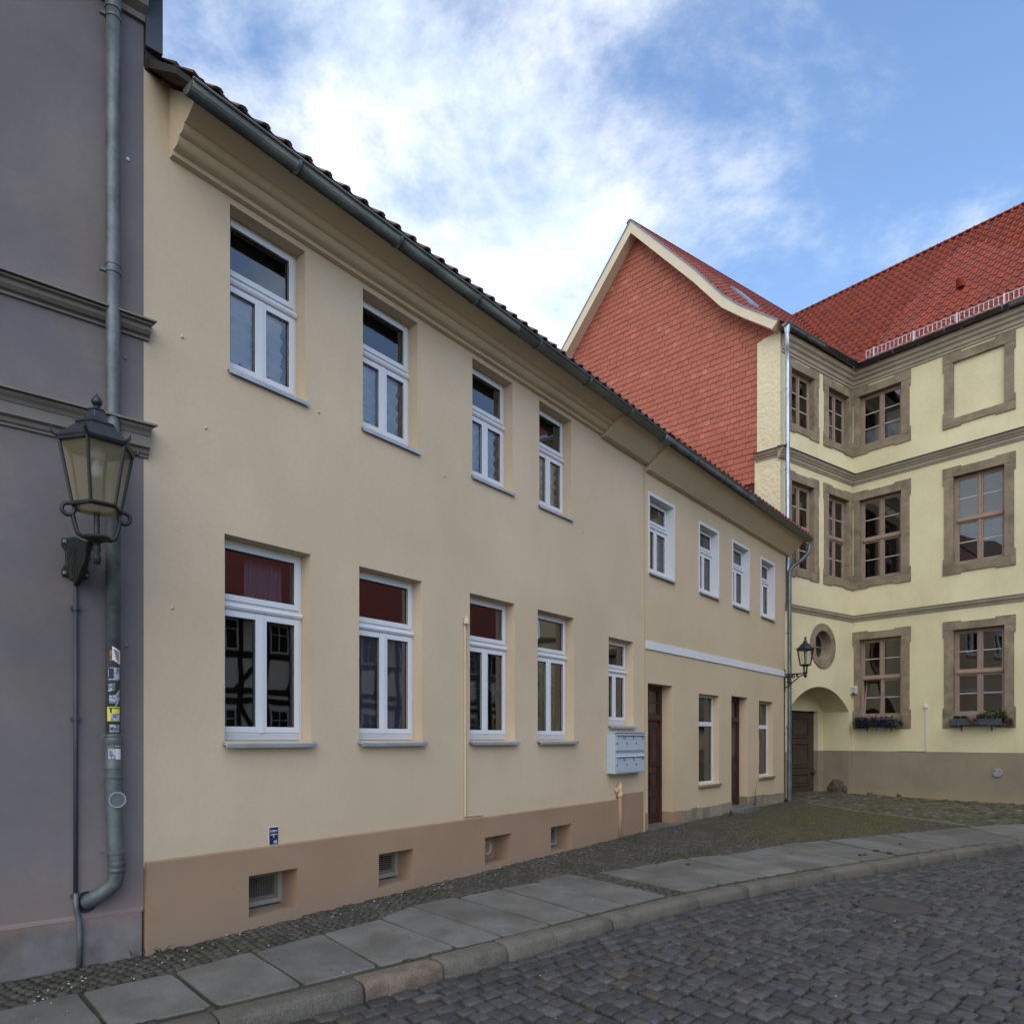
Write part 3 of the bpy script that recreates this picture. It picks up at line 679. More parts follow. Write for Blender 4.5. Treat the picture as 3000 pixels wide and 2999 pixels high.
# ------------------------------------------------------------------ tall cream house
th = thing('cream_house', 'tall cream rendered house with two rows of white windows and brown plinth', 'house', T.f(4, 0, 0))
UP = [(.715, 1.472), (2.159, 2.926), (3.83, 4.609), (5.19, 5.97)]; LO = [(.666, 1.531), (2.112, 2.99), (3.785, 4.653), (5.155, 6.04)]
ZU = (4.785, 6.17); ZL = (1.625, 3.37); SM = (7.018, 7.807, 1.86, 3.213); Y0 = .145
holes = [(a, b, *ZU, Y0+.08) for a, b in UP] + [(a, b, *ZL, Y0+.08) for a, b in LO] + [(SM[0], SM[1], SM[2], SM[3], Y0+.08)]
m = MB(T); m.wall(0, 8.19, .66, 6.80, holes); m.quad((8.19, 0, 5.5), (8.19, 0, 6.5), (8.19, 4, 10), (8.19, 4, 5.5)); m.build('wall', MT['cream'], th)
CE = [(.867, 1.364, .103, .466), (2.335, 2.827, .122, .466), (4.016, 4.531, .112, .452), (5.405, 5.912, .096, .441)]
ptop = [(0, .682), (7.25, .705)]
m = MB(T)
pz = .69
m.wall(.006, 7.25, -.2, pz, [(a, b, u, v, .29) for a, b, u, v in CE], y=-.04)
m.quad((.006, -.04, -.2), (.006, -.04, pz), (.006, .05, pz), (.006, .05, -.2)); m.quad((7.25, -.04, -.2), (7.25, -.04, pz), (7.25, .05, pz), (7.25, .05, -.2))
m.quad((.006, -.04, pz), (7.25, -.04, pz), (7.25, .01, pz+.012), (.006, .01, pz+.012)); m.build('plinth', MT['brown'], th)
m = MB(T); m.box(7.252, 8.15, -.004, .02, -.2, .765); m.build('plinth', MT['brown'], th)
for i, (a, b, u, v) in enumerate(CE):
    if i == 2:
        m = MB(T); m.quad((a, .245, u), (b, .245, u), (b, .245, v), (a, .245, v)); bk = m.build('vent_niche', MT['brown'], th)
        m = MB(T); cx, cz = a+.335, (u+v)/2-.015
        m.rings([[(cx+r*math.cos(t*math.pi/12), y, cz+r*math.sin(t*math.pi/12)) for t in range(24)] for r, y in ((.085, .243), (.085, .20), (.072, .20), (.072, .243))], caps=False); m.build('vent_pipe', MT['offwhite'], bk, autos=40)
        m = MB(T); m.rings([[(cx+.071*math.cos(t*math.pi/12), y, cz+.071*math.sin(t*math.pi/12)) for t in range(24)] for y in (.24, .23)]); m.build('vent_mouth', MT['brown'], bk)
        continue
    m = MB(T); ring(m, a, b, u+.03, v, .045, .20, .26); cw = m.build('cellar_window', MT['greyframe'], th, bevel=.004)
    m = MB(T); ring(m, a+.046, b-.046, u+.078, v-.046, .03, .212, .25); m.build('sash', MT['greyband'], cw)
    m = MB(T); x = a+.08
    if i == 0:
        while x < b-.08: m.box(x, x+.004, .222, .226, u+.1, v-.07); x += .017
        z = u+.11
        while z < v-.075: m.box(a+.075, b-.075, .2265, .2305, z, z+.004); z += .017
    else:
        z = u+.11
        while z < v-.075: m.box(a+.075, b-.075, .222, .232, z, z+.009); z += .021
    tag(m.build('grille', MT['greyplinth'], cw), kind='stuff')
    m = MB(T); m.box(a+.05, b-.05, .245, .25, u+.08, v-.05); m.build('cellar_pane', MT['dark'], cw)
for i, (a, b) in enumerate(UP): upvc(T, th, a, b, ZU[0], ZU[1], 5.615, Y0, silly=.03)
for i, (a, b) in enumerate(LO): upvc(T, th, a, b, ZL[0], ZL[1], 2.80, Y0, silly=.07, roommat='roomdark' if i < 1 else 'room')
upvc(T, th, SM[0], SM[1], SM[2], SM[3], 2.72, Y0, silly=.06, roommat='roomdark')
m = MB(T)
cp = [(.02, 6.222), (-.05, 6.232), (-.056, 6.262), (-.078, 6.268), (-.105, 6.272), (-.128, 6.285), (-.148, 6.312), (-.152, 6.330), (-.182, 6.334), (-.205, 6.345), (-.222, 6.368), (-.228, 6.388), (-.262, 6.391), (-.40, 6.475), (-.40, 6.49), (.02, 6.79)]
m.ext(cp, .20, 6.78); m.build('eaves_moulding', MT['cream'], th, autos=35)
m = MB(T); m.ext([(.02, 6.20), (-.10, 6.205), (-.125, 6.225), (-.41, 6.455), (.02, 6.475)], 6.782, 8.185); m.build('eaves_block', MT['cream'], th, bevel=.006)
tg = half_gutter(T, th, .10, 8.05, .47, 6.475, .072)
prT = [(-.475, 6.545), (4.2, 6.545+4.675*.81)]
m = MB(T); y1, z1 = prT[1]
m.ext([(-.44, 6.515), (-.46, 6.545), (y1, z1), (8.8, 6.5), (8.7, 6.4), (y1, z1-.14), (.02, 6.83)], .13, 8.19); rf = m.build('roof', MT['tileT'], th)
m = MB(T); m.box(.004, .129, -.015, 1.5, 6.785, 6.95); m.ext([(-.46, 6.50), (-.46, 6.55), (-.016, 6.88), (-.016, 6.80)], .02, .129); m.build('verge_board', MT['darkwood'], th)
TV = [pantile(500+i, .215, .42, .038, 'tileT') for i in range(6)]
lay_tiles(T, rf, prT, lambda y: .13, 8.0, lambda p: True, TV, .205, .335, 300, rows=7)
m = MB(T); m.box(8.150, 8.194, -.012, .02, -.1, 6.2); m.build('joint_strip', MT['ochre'], th)
for s_, z_ in ((.30, 4.86), (.22, 2.68), (1.62, 4.73), (3.35, 4.63), (6.28, 4.66), (6.6, 2.83), (.5, 4.2)):
    m = MB(T); m.rings([[(s_+r*math.cos(t*math.pi/6), y, z_+r*math.sin(t*math.pi/6)) for t in range(12)] for r, y in ((.013, .0), (.013, -.006), (.006, -.012))]); m.build('anchor_cap', MT['cream2'], th)

# ------------------------------------------------------------------ low cream house
lh = thing('low_house', 'lower cream house with two brown doors and small white framed windows', 'house', LH.f(3.5, 0, 0))
LU = [(.18, 1.07, 4.46, 5.755), (2.185, 3.045, 4.455, 5.735), (3.825, 4.70, 4.445, 5.735), (5.48, 6.32, 4.435, 5.71)]
LD = [(2.136, 3.104, .75, 2.50), (5.327, 6.257, .77, 2.494)]
D1 = (.119, 1.041, .14, 2.58); D2 = (3.732, 4.65, .20, 2.53)
holes = [(*h, .22) for h in LU] + [(*h, .21) for h in LD] + [(*D1, .34), (*D2, .34)]
m = MB(LH); m.wall(.02, 7.09, -.2, 6.45, holes); m.quad((7.09, 0, -.2), (7.09, 0, 6.45), (7.09, 3, 8.8), (7.09, 3, -.2)); m.build('wall', MT['cream2'], lh)
for a, b, u, v in LU: upvc(LH, lh, a, b, u, v, u+(v-u)*.66, .14, trim=True, silly=.045)
for k, (a, b, u, v) in enumerate(LD):          # shop windows
    m = MB(LH); ring(m, a, b, u, v, .055, .13, .20); zt = 1.93 - k*.02; m.box(a+.055, b-.055, .13, .20, zt-.045, zt+.045); wn = m.build('shop_window', MT['white'], lh, bevel=.005)
    for p, q in ((u+.055, zt-.045), (zt+.045, v-.055)):
        m = MB(LH); m.quad((a+.055, .16, p), (b-.055, .16, p), (b-.055, .16, q), (a+.055, .16, q)); m.build('pane', MT['glass'], wn)
        m = MB(LH); ring(m, a+.05, b-.05, p-.005, q+.005, .014, .142, .150); m.build('gasket', MT['dark'], wn)
    m = MB(LH); m.box(a-.03, b+.04, -.05, .13, u-.045, u-.002); m.build('stone_sill', MT['stone'], wn, bevel=.006)
    room(LH, wn, a, b, u, v, .205, 1.6, 'room', .35)
def door(fr, parent, d, y, kind):
    a, b, u, v = d; w_ = .07
    m = MB(fr); m.box(a, a+w_, y, y+.09, u, v); m.box(b-w_, b, y, y+.09, u, v); m.box(a+w_, b-w_, y, y+.09, v-w_, v)
    zt = v-.58 if kind == 1 else v-.50; m.ext([(y+.09, zt-.04), (y-.02, zt-.04), (y-.03, zt), (y-.02, zt+.05), (y+.09, zt+.05)], a+w_, b-w_)
    dr = m.build('door', MT['doorbrown'], parent, bevel=.005)
    p, q, mid = a+w_, b-w_, (a+b)/2
    m = MB(fr); ring(m, p, q, zt+.05, v-w_, .035, y+.02, y+.06)
    if kind == 1: m.box(mid-.015, mid+.015, y+.022, y+.058, zt+.085, v-w_-.035); m.box(p+.035, q-.035, y+.022, y+.058, (zt+v)/2-.03, (zt+v)/2)
    m.build('fanlight', MT['doorbrown'], dr)
    m = MB(fr); m.quad((p, y+.045, zt+.05), (q, y+.045, zt+.05), (q, y+.045, v-w_), (p, y+.045, v-w_)); m.build('fanlight_pane', MT['oldglass'], dr)
    m = MB(fr); m.box(p+.004, q-.004, y+.03, y+.075, u+.01, zt-.042); m.build('door_leaf', MT['doorbrown'], dr)
    rows = ((u+.12, u+.50), (u+.60, u+.92), (u+1.02, zt-.14)) if kind == 1 else ((u+.12, u+.72), (u+.98, zt-.14))
    for n_, (z0, z1) in enumerate(rows):
        for (x0, x1) in (((p+.07, mid-.03), (mid+.03, q-.07)) if kind == 1 else ((p+.10, q-.10),)):
            m = MB(fr); ring(m, x0, x1, z0, z1, .022, y+.012, y+.031); m.box(x0+.05, x1-.05, y+.020, y+.031, z0+.05, z1-.05); m.build('door_panel', MT['doorbrown'], dr, bevel=.006)
    if kind == 2:
        m = MB(fr); m.quad((p+.15, y+.019, u+1.03), (q-.15, y+.019, u+1.03), (q-.15, y+.019, zt-.19), (p+.15, y+.019, zt-.19)); m.build('door_pane', MT['oldglass'], dr)
    m = MB(fr); x = q-.05; m.box(x-.02, x+.02, y+.018, y+.03, u+.92, u+1.14); m.tube([(x, y+.03, u+1.06), (x, y-.03, u+1.06), (x-.11, y-.035, u+1.055)], .009, 8); m.build('handle', MT['iron'], dr, autos=50)
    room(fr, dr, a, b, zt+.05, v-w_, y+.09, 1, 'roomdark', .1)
    m = MB(fr); m.box(a-.03, b+.03, -.17 if kind == 1 else -.27, y+.09, u-.14, u+.004) if kind == 2 else m.box(a-.02, b+.16, -.13, y+.09, u-.14, u+.004); m.build('doorstep', MT['slab'], dr, bevel=.008)
door(LH, lh, D1, .205, 1); door(LH, lh, D2, .185, 2)
m = MB(LH); m.box(.022, 7.02, -.022, .02, 3.145, 3.285); m.build('white_band', MT['whitepaint'], lh, bevel=.004)
m = MB(LH); m.ext([(.02, 6.10), (-.09, 6.115), (-.112, 6.14), (-.43, 6.43), (.02, 6.46)], .02, 7.27); m.build('eaves_moulding', MT['cream2'], lh, bevel=.006)
half_gutter(LH, lh, -.05, 7.40, .50, 6.47, .075)
m = MB(LH); m.hpoly([(-.30, -.56), (-.02, -.56), (.02, -.42), (-.28, -.40)], 6.40, 6.49); m.build('gutter_joint', MT['zinc'], lh, bevel=.02)
prL = [(-.505, 6.535), (3.9, 6.535+4.405*.79)]
m = MB(LH); m.ext([(-.47, 6.505), (-.49, 6.535), prL[1], (8, 6.4), (8, 6.3), (0, 6.465), (-.40, 6.465)], .02, 7.3); rl = m.build('roof', MT['tileW'], lh)
LV = [pantile(520+i, .215, .42, .038, 'tileW') for i in range(5)]
lay_tiles(LH, rl, prL, lambda y: .02, 7.25, lambda p: True, LV, .205, .335, 300, rows=6)
# plinth of the low house: a painted piece by the door, then upright sandstone slabs
m = MB(LH); m.box(1.034, 1.40, -.012, .20, -.1, .34); m.build('plinth', MT['brown'], lh)
m = MB(LH); m.box(.02, .117, -.008, .1, -.1, .40); m.build('plinth', MT['brown'], lh)
edges = [1.41, 1.80, 2.02, 2.28, 2.62, 3.10, 3.42, 3.728]; tops = [.34, .36, .34, .335, .34, .345, .35]
edges2 = [4.655, 5.02, 5.36, 5.62, 5.88, 6.14, 6.44, 6.72, 7.0]; tops2 = [.395, .39, .385, .37, .36, .36, .355, .35]
for E_, H_ in ((edges, tops), (edges2, tops2)):
    for a, b, h in zip(E_, E_[1:], H_):
        o = R.uniform(.020, .034); q = lambda: R.uniform(-.008, .008)
        m = MB(LH); m.rings([[(a+.004, -o+q(), -.1), (b-.004, -o+q(), -.1), (b-.004, .04, -.1), (a+.004, .04, -.1)], [(a+.004+q()*.5, -o+q(), .15), (b-.004+q()*.5, -o+q(), .15), (b-.004, .04, .15), (a+.004, .04, .15)], [(a+.006, -o+.004, h-.012+q()), (b-.006, -o+.004, h-.012+q()), (b-.006, .04, h), (a+.006, .04, h)]])
        m.build('plinth_stone', MT['slabstone'], lh, bevel=.007)
m = MB(LH); m.box(4.640, 4.653, .0, .18, .19, .385); m.build('plinth_stone', MT['slabstone'], lh)
# ------------------------------------------------------------------ yellow building: main front (YM), wing (W), gable (GA)
yb = thing('yellow_building', 'three storey yellow building with sandstone window surrounds and red tiled roof', 'building', YM.f(2, 0, .1))
WM = [(.20, 1.311, .02, 1.553), (2.56, 3.677, 2.32, 3.91), (4.95, 6.06, 4.71, 6.30)]
WW = [(.22, 1.26, -.02, 1.50), (1.955, 2.985, 1.715, 3.185)]
ZR = {'top': (9.76, 11.17, 9.535, 11.42), 'mid': (6.04, 8.275, 5.805, 8.53), 'low': (2.24, 4.385, 1.915, 4.62)}
mholes = []; wholes = []
for a, b, c, d in WM:
    for k in ZR: mholes.append((a-.04, b+.04, ZR[k][0]-.04, ZR[k][1]+.04, 0))
for a, b, c, d in WW:
    for k in ('top', 'mid'): wholes.append((a-.04, b+.04, ZR[k][0]-.04, ZR[k][1]+.04, 0))
RC = (1.69, 4.13); RO, RI = .605, .40
AR = (.16, 3.02, 2.39, 3.03)              # archway: s0, s1, springing, crown
PZ = 1.30
m = MB(YM); m.wall(-.02, 8, PZ, 11.6, mholes); m.build('wall', MT['yellow'], yb)
m = MB(YM); m.wall(-.02, 8, -.2, PZ, y=-.004); m.quad((-.02, -.004, PZ), (8, -.004, PZ), (8, .01, PZ), (-.02, .01, PZ)); m.build('plinth', MT['yplinth'], yb)
m = MB(W)
m.wall(-.193, SC+.02, PZ, 11.6, wholes + [(RC[0]-.7, RC[0]+.7, RC[1]-.7, RC[1]+.7, 0), (AR[0], AR[1], 0, 3.2, 0)])
sq = []; n = 32
for k in range(n):
    t = 2*math.pi*k/n; c, s_ = math.cos(t), math.sin(t); e = .7/max(abs(c), abs(s_)); sq.append(((RC[0]+.55*c, 0, RC[1]+.55*s_), (RC[0]+e*c, 0, RC[1]+e*s_)))
for k in range(n): m.quad(sq[k][0], sq[(k+1) % n][0], sq[(k+1) % n][1], sq[k][1])
hw = (AR[1]-AR[0])/2; rise = AR[3]-AR[2]; rr = (hw*hw+rise*rise)/(2*rise); cz = AR[3]-rr; ac = (AR[0]+AR[1])/2
arc = [(ac + hw*(-1+2*k/24), cz+math.sqrt(max(0, rr*rr-(hw*(-1+2*k/24))**2))) for k in range(25)]
for p, q in zip(arc, arc[1:]):
    m.quad((p[0], 0, p[1]), (q[0], 0, q[1]), (q[0], 0, 3.2), (p[0], 0, 3.2)); m.quad((p[0], 0, p[1]), (q[0], 0, q[1]), (q[0], .77, q[1]), (p[0], .77, p[1]))
for e in (AR[0], AR[1]): m.quad((e, 0, PZ), (e, 0, AR[2]), (e, .77, AR[2]), (e, .77, PZ))
gs = (AR[0]+.05, AR[1]-.27, 2.42)
m.wall(AR[0], AR[1], PZ, 3.1, [(gs[0], gs[1], -1, gs[2], 0)], y=.765); m.quad((gs[1], .765, PZ), (gs[1], .765, gs[2]), (gs[1], .95, gs[2]), (gs[1], .95, PZ)); m.quad((gs[0], .765, gs[2]), (gs[1], .765, gs[2]), (gs[1], .95, gs[2]), (gs[0], .95, gs[2]))
m.build('wall', MT['yellow'], yb)
m = MB(W); p, q = -.193, AR[0]; m.wall(p, q, -.2, PZ, y=-.004); m.quad((p, -.004, PZ), (q, -.004, PZ), (q, .01, PZ), (p, .01, PZ))
m.quad((q+.003, -.004, -.2), (q+.003, -.004, PZ), (q+.003, .77, PZ), (q+.003, .77, -.2)); m.build('plinth', MT['yplinth'], yb)
m = MB(W); p, q = AR[1], SC+.02; m.wall(p, q, -.2, PZ, y=-.004); m.quad((p, -.004, PZ), (q, -.004, PZ), (q, .01, PZ), (p, .01, PZ))
m.quad((p-.003, -.004, -.2), (p-.003, -.004, PZ), (p-.003, .77, PZ), (p-.003, .77, -.2)); m.build('plinth', MT['yplinth'], yb)
m = MB(W); m.wall(gs[1], AR[1]-.003, -.2, PZ, y=.763); m.quad((gs[1]-.002, .763, -.2), (gs[1]-.002, .763, PZ), (gs[1]-.002, .95, PZ), (gs[1]-.002, .95, -.2)); m.build('plinth', MT['yplinth'], yb)
# gate in the archway
m = MB(W); m.box(gs[0]+.01, gs[1]-.003, .90, .96, .10, gs[2]); gt = m.build('gate', MT['gate'], yb)
mid = (gs[0]+gs[1])/2
for x0, x1 in ((gs[0]+.12, mid-.12), (mid+.12, gs[1]-.28)):
    for z0, z1 in ((.30, .66), (.82, 1.52), (1.66, 2.22)):
        m = MB(W); ring(m, x0, x1, z0, z1, .035, .872, .90); m.box(x0+.09, x1-.09, .882, .90, z0+.09, z1-.09); m.build('gate_panel', MT['gate'], gt, bevel=.008)
m = MB(W); x = mid+.02; m.box(x, x+.05, .885, .90, .1, 2.4); m.build('cover_strip', MT['gate'], gt)
m = MB(W); m.box(gs[1]-.16, gs[1]-.02, .86, .90, .62, .68); m.tube([(gs[1]-.15, .85, .66), (gs[1]-.08, .80, .70), (gs[1]-.02, .85, .66)], .014, 6); m.build('latch', MT['iron'], gt)
# guard stone in the foot of the arch
m = MB(W); rs = []
for z, k in ((-.1, 1.1), (.08, 1), (.18, 1.05), (.28, .8), (.36, .66), (.41, .3)):
    rs.append([(AR[1]-.02-.13*k*max(0, math.cos(t)) +R.uniform(-.03, .03), .34+.27*k*math.sin(t)+R.uniform(-.04, .04), z+.06+R.uniform(-.03, .03)) for t in [-1.57+3.14*i/7 for i in range(8)]])
m.rings(rs); m.build('guard_stone', MT['rock'], yb)

def surround(fr, parent, i0, i1, zi0, zi1, a0, a1, z0, z1, rows, transom, kind, depth=.17, tilt=False, blankw=False):
    e = .035; bw = min(.42, (a1-a0)*.29); bh = .17
    win = MB(fr)
    if blankw:
        win.box(i0-.03, i1+.03, .05, .09, zi0-.03, zi1+.03); win = win.build('blind_window', MT['yellow'], parent)
    else:
        w_ = .055; y = .12; ring(win, i0, i1, zi0, zi1, w_, y, y+.08)
        mid = (i0+i1)/2; win.box(mid-.028, mid+.028, y-.012, y+.07, zi0+w_, zi1-w_)
        zt = (zi0+zi1)/2
        if transom: win.ext([(y+.06, zt-.05), (y-.02, zt-.05), (y-.035, zt-.02), (y-.035, zt+.02), (y-.02, zt+.045), (y+.06, zt+.045)], i0+w_, i1-w_)
        win = win.build('window', MT['pink'], parent, bevel=.004)
        halves = [(zi0+w_, zt-.05), (zt+.045, zi1-w_)] if transom else [(zi0+w_, zi1-w_)]
        for hi, (u, v) in enumerate(halves):
            for si, (p, q) in enumerate(((i0+w_, mid-.028), (mid+.028, i1-w_))):
                tl = tilt and hi == 0 and si == 0
                def ty(fr_):
                    class TF:
                        def f(s, a, yy, z): return fr_.f(a - (.022*(z-u)/(v-u)*0 - (.03 if a < mid-.1 else .0)*(v-z)/(v-u)*0), yy + (.16*(z-u)/(v-u) if tl else 0), z)
                    return TF()
                F2 = ty(fr) if tl else fr
                m = MB(F2); ring(m, p+.002, q-.002, u+.002, v-.002, .036, y+.006, y+.05); m.build('casement', MT['pink'], win, bevel=.003)
                n_ = rows; zs = [u+.036+(v-u-.072)*k/n_ for k in range(n_+1)]
                for k in range(n_):
                    m = MB(F2); m.quad((p+.036, y+.03, zs[k]), (q-.036, y+.03, zs[k]), (q-.036, y+.03, zs[k+1]), (p+.036, y+.03, zs[k+1])); m.build('pane', MT['oldglass'], win)
                    if k: m = MB(F2); m.box(p+.036, q-.036, y+.016, y+.042, zs[k]-.011, zs[k]+.011); m.build('glazing_bar', MT['bar'], win)
        m = MB(fr); m.ext([(y, zi0+.02), (y, zi0), (-.02, zi0-.02), (-.02, zi0-.005)], i0+.004, i1-.004); m.build('sill', MT['greyband'], win)
        room(fr, win, i0, i1, zi0, zi1, y+.08, 1.6, kind, .3)
    def st(name, pts):
        m = MB(fr); m.poly(pts, -.032+R.uniform(-.003, .003), depth); return m.build(name, MT['stone'], win, bevel=.006)
    st('lintel', [(a0, zi1+.003), (a1, zi1+.003), (a1, z1), (a1-bw, z1), (a1-bw, z1-e), (a0+bw, z1-e), (a0+bw, z1), (a0, z1)])
    st('jamb', [(i0, zi0), (i0, zi1-.003), (a0+.002, zi1-.003), (a0+.002, zi1-bh), (a0+e, zi1-bh-.01), (a0+e, zi0+bh+.01), (a0+.002, zi0+bh), (a0+.002, zi0)])
    st('jamb', [(i1, zi0), (i1, zi1-.003), (a1-.002, zi1-.003), (a1-.002, zi1-bh), (a1-e, zi1-bh-.01), (a1-e, zi0+bh+.01), (a1-.002, zi0+bh), (a1-.002, zi0)])
    st('stone_sill', [(a0, zi0-.004), (a1, zi0-.004), (a1, z0), (a1-bw, z0), (a1-bw, z0+e), (a0+bw, z0+e), (a0+bw, z0), (a0, z0)])
    return win
for j, (i0, i1, a0, a1) in enumerate(WM):
    for k, (zi0, zi1, z0, z1) in ZR.items():
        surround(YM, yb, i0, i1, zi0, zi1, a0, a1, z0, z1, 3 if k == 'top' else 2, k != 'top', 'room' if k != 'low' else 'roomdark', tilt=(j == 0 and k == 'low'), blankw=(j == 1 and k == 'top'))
for j, (i0, i1, a0, a1) in enumerate(WW):
    for k in ('top', 'mid'):
        zi0, zi1, z0, z1 = ZR[k]; surround(W, yb, i0, i1, zi0, zi1, a0, a1, z0, z1, 3 if k == 'top' else 2, k != 'top', 'room')
# round window
cir = lambda r, y: [(RC[0]+r*math.cos(2*math.pi*k/40), y, RC[1]+r*math.sin(2*math.pi*k/40)) for k in range(40)]
m = MB(W); ri = [cir(RO, .03), cir(RO, -.03), cir(RI+.012, -.03), cir(RI, -.015), cir(RI-.02, .26)]; m.rings(ri, caps=False); rw = m.build('round_window', MT['stone'], yb, autos=40)
m = MB(W); m.rings([cir(RI, .26), cir(RI, .20), cir(RI-.065, .20), cir(RI-.065, .26)], caps=False); m.box(RC[0]-.025, RC[0]+.025, .205, .25, RC[1]-RI+.03, RC[1]+RI-.03); m.box(RC[0]-RI+.05, RC[0]+RI-.05, .215, .24, RC[1]-.012, RC[1]+.012); m.build('frame', MT['pink'], rw, autos=40)
m = MB(W); m.face([m.pt(*p) for p in cir(RI-.06, .232)]); m.build('pane', MT['oldglass'], rw)
m = MB(W); m.rings([cir(RI-.03, .262), cir(RI+.3, 1.4)]); m.build('interior', MT['roomdark'], rw)

# cornices and string courses
cornp = [(.02, 8.74), (-.03, 8.74), (-.035, 8.77), (-.055, 8.78), (-.065, 8.84), (-.095, 8.86), (-.10, 8.885), (-.135, 8.91), (-.16, 8.95), (-.165, 8.985), (.02, 9.03)]
strp = [(.02, 4.915), (-.03, 4.92), (-.04, 4.96), (-.06, 4.975), (-.085, 5.01), (-.09, 5.06), (.02, 5.085)]
eavp = [(.02, 11.44), (-.03, 11.445), (-.035, 11.51), (-.06, 11.52), (-.07, 11.60), (-.12, 11.64), (-.13, 11.70), (-.19, 11.74), (-.20, 11.86), (.02, 11.88)]
for fr, p, q in ((W, -.33, SC), (YM, .0, 8)):
    m = MB(fr); m.ext(cornp, p, q); cn = m.build('cornice', MT['ycorn'], yb, autos=30)
    m = MB(fr); m.ext([(.02, 9.034), (-.185, 8.989), (-.185, 8.977), (-.192, 8.977), (-.192, 8.997), (.02, 9.045)], p-.02, q); m.build('cover_flashing', MT['darkmetal'], cn)
    m = MB(fr); m.ext(strp, max(p, -.19), q); sc2 = m.build('string_course', MT['ycorn'], yb, autos=30)
    m = MB(fr); m.ext([(.02, 5.088), (-.10, 5.064), (-.104, 5.068), (.02, 5.098)], max(p, -.19), q); m.build('cover_flashing', MT['darkmetal'], sc2)
    m = MB(fr); m.ext(eavp, max(p, -.19), q); m.build('eaves_cornice', MT['ycorn'], yb, autos=30)
m = MB(GA); m.ext(cornp, -.66, .14); cn = m.build('cornice', MT['ycorn'], yb, autos=30)
m = MB(GA); m.ext([(.02, 9.034), (-.185, 8.989), (-.185, 8.977), (-.192, 8.977), (-.192, 8.997), (.02, 9.045)], -.69, .20); m.build('cover_flashing', MT['darkmetal'], cn)

# gable: rough plaster strip, tile hanging, verge boards
m = MB(GA); rs = [(-.685, -.2), (0, -.2), (0, 11.97), (-.1, 11.975), (-.25, 11.94), (-.42, 11.925), (-.613, 11.87), (-.62, 9.0), (-.685, 8.9)]
m.poly(rs, -.05, .2); m.build('plaster_strip', MT['yrough'], yb)
U = [(-8.9, 11.75), (-7.06, 13.81), (-4.33, 16.74), (-2.28, 14.42), (-1.44, 13.35), (-.99, 12.90), (.07, 12.07)]
Lw = [(-8.72, 11.62), (-7.0, 13.55), (-4.33, 16.40), (-2.32, 14.10), (-1.46, 13.03), (-.90, 12.55), (-.08, 11.91)]
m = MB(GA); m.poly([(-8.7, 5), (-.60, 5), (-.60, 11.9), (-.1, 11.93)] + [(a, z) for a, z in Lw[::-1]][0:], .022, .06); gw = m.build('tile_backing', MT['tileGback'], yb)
def wtile(seed):
    r = random.Random(seed); w_ = .0815; h = .20; b = [(-w_, -.002), (-w_, .017), (-.070, .007), (-.050, .001), (.0, .0), (.050, .001), (.070, .007), (w_, .017)]
    m = MB(); j = r.uniform(-.003, .003)
    pts = [(-w_, h)] + b[1:] + [(w_, h)]
    A = [m.pt(x, -.026-j+(.020*z/h), z) for x, z in pts]; B = [m.pt(x, -.012-j+(.018*z/h), z+.0) for x, z in pts]
    m.face(A)
    for k in range(len(pts)-1): m.face((A[k+1], A[k], B[k], B[k+1]))
    return m.mesh('wall_tile', MT['tileG'])
GV = [wtile(i) for i in range(6)]
def under(s_):
    for p, q in zip(Lw, Lw[1:]):
        if p[0] <= s_ <= q[0]: return p[1]+(q[1]-p[1])*(s_-p[0])/(q[0]-p[0])
    return 0
its = []; z = 8.3; row = 0
while z < 16.4:
    s_ = -8.6 + (row % 2)*.084
    while s_ < -.02:
        lim = -.56 if z < 11.78 else .03
        if s_ < lim and z < under(s_)+.03: its.append(Matrix.Translation(GA.f(s_+R.uniform(-.003, .003), .012, z+R.uniform(-.003, .003))) @ Matrix.Rotation(GA.ang(), 4, 'Z') @ Matrix.Rotation(R.uniform(-.012, .012), 4, 'Y'))
        s_ += .168
    z += .1575; row += 1
its.sort(key=lambda x: x.translation.length - (0 if x.translation.z > 9.2 else -50)); rest = []
for k, mx in enumerate(its):
    if k < 300: inst('wall_tile', GV[R.randrange(6)], gw, mx)
    else: rest.append((GV[R.randrange(6)], mx))
join_mesh('wall_tile', rest, MT['tileG'], gw)
for side in (range(0, 2), range(2, 6)):
    m = MB(GA)
    for k in side: m.poly([Lw[k], Lw[k+1], U[k+1], U[k]], -.345, -.315)
    vb = m.build('verge_board', MT['verge'], yb)
    m = MB(GA)
    for k in side:
        a, b = Lw[k], Lw[k+1]; m.quad((a[0], -.314, a[1]+.04), (b[0], -.314, b[1]+.04), (b[0], .03, b[1]+.04), (a[0], .03, a[1]+.04))
    m.build('soffit', MT['verge'], vb)
    m = MB(GA)
    for k in side:
        a, b = U[k], U[k+1]; d = Vector((b[0]-a[0], b[1]-a[1])).normalized(); nx, nz = -d.y*.03, d.x*.03
        m.poly([(a[0], a[1]), (b[0], b[1]), (b[0]+nx, b[1]+nz), (a[0]+nx, a[1]+nz)], -.365, -.30)
    m.build('verge_flashing', MT['lead'], vb)
e_ = U[6]; m = MB(GA); m.poly([Lw[6], (e_[0], e_[1]), (e_[0]-.03, e_[1]), (Lw[6][0]-.03, Lw[6][1])], -.345, .05); m.build('verge_end', MT['verge'], yb)

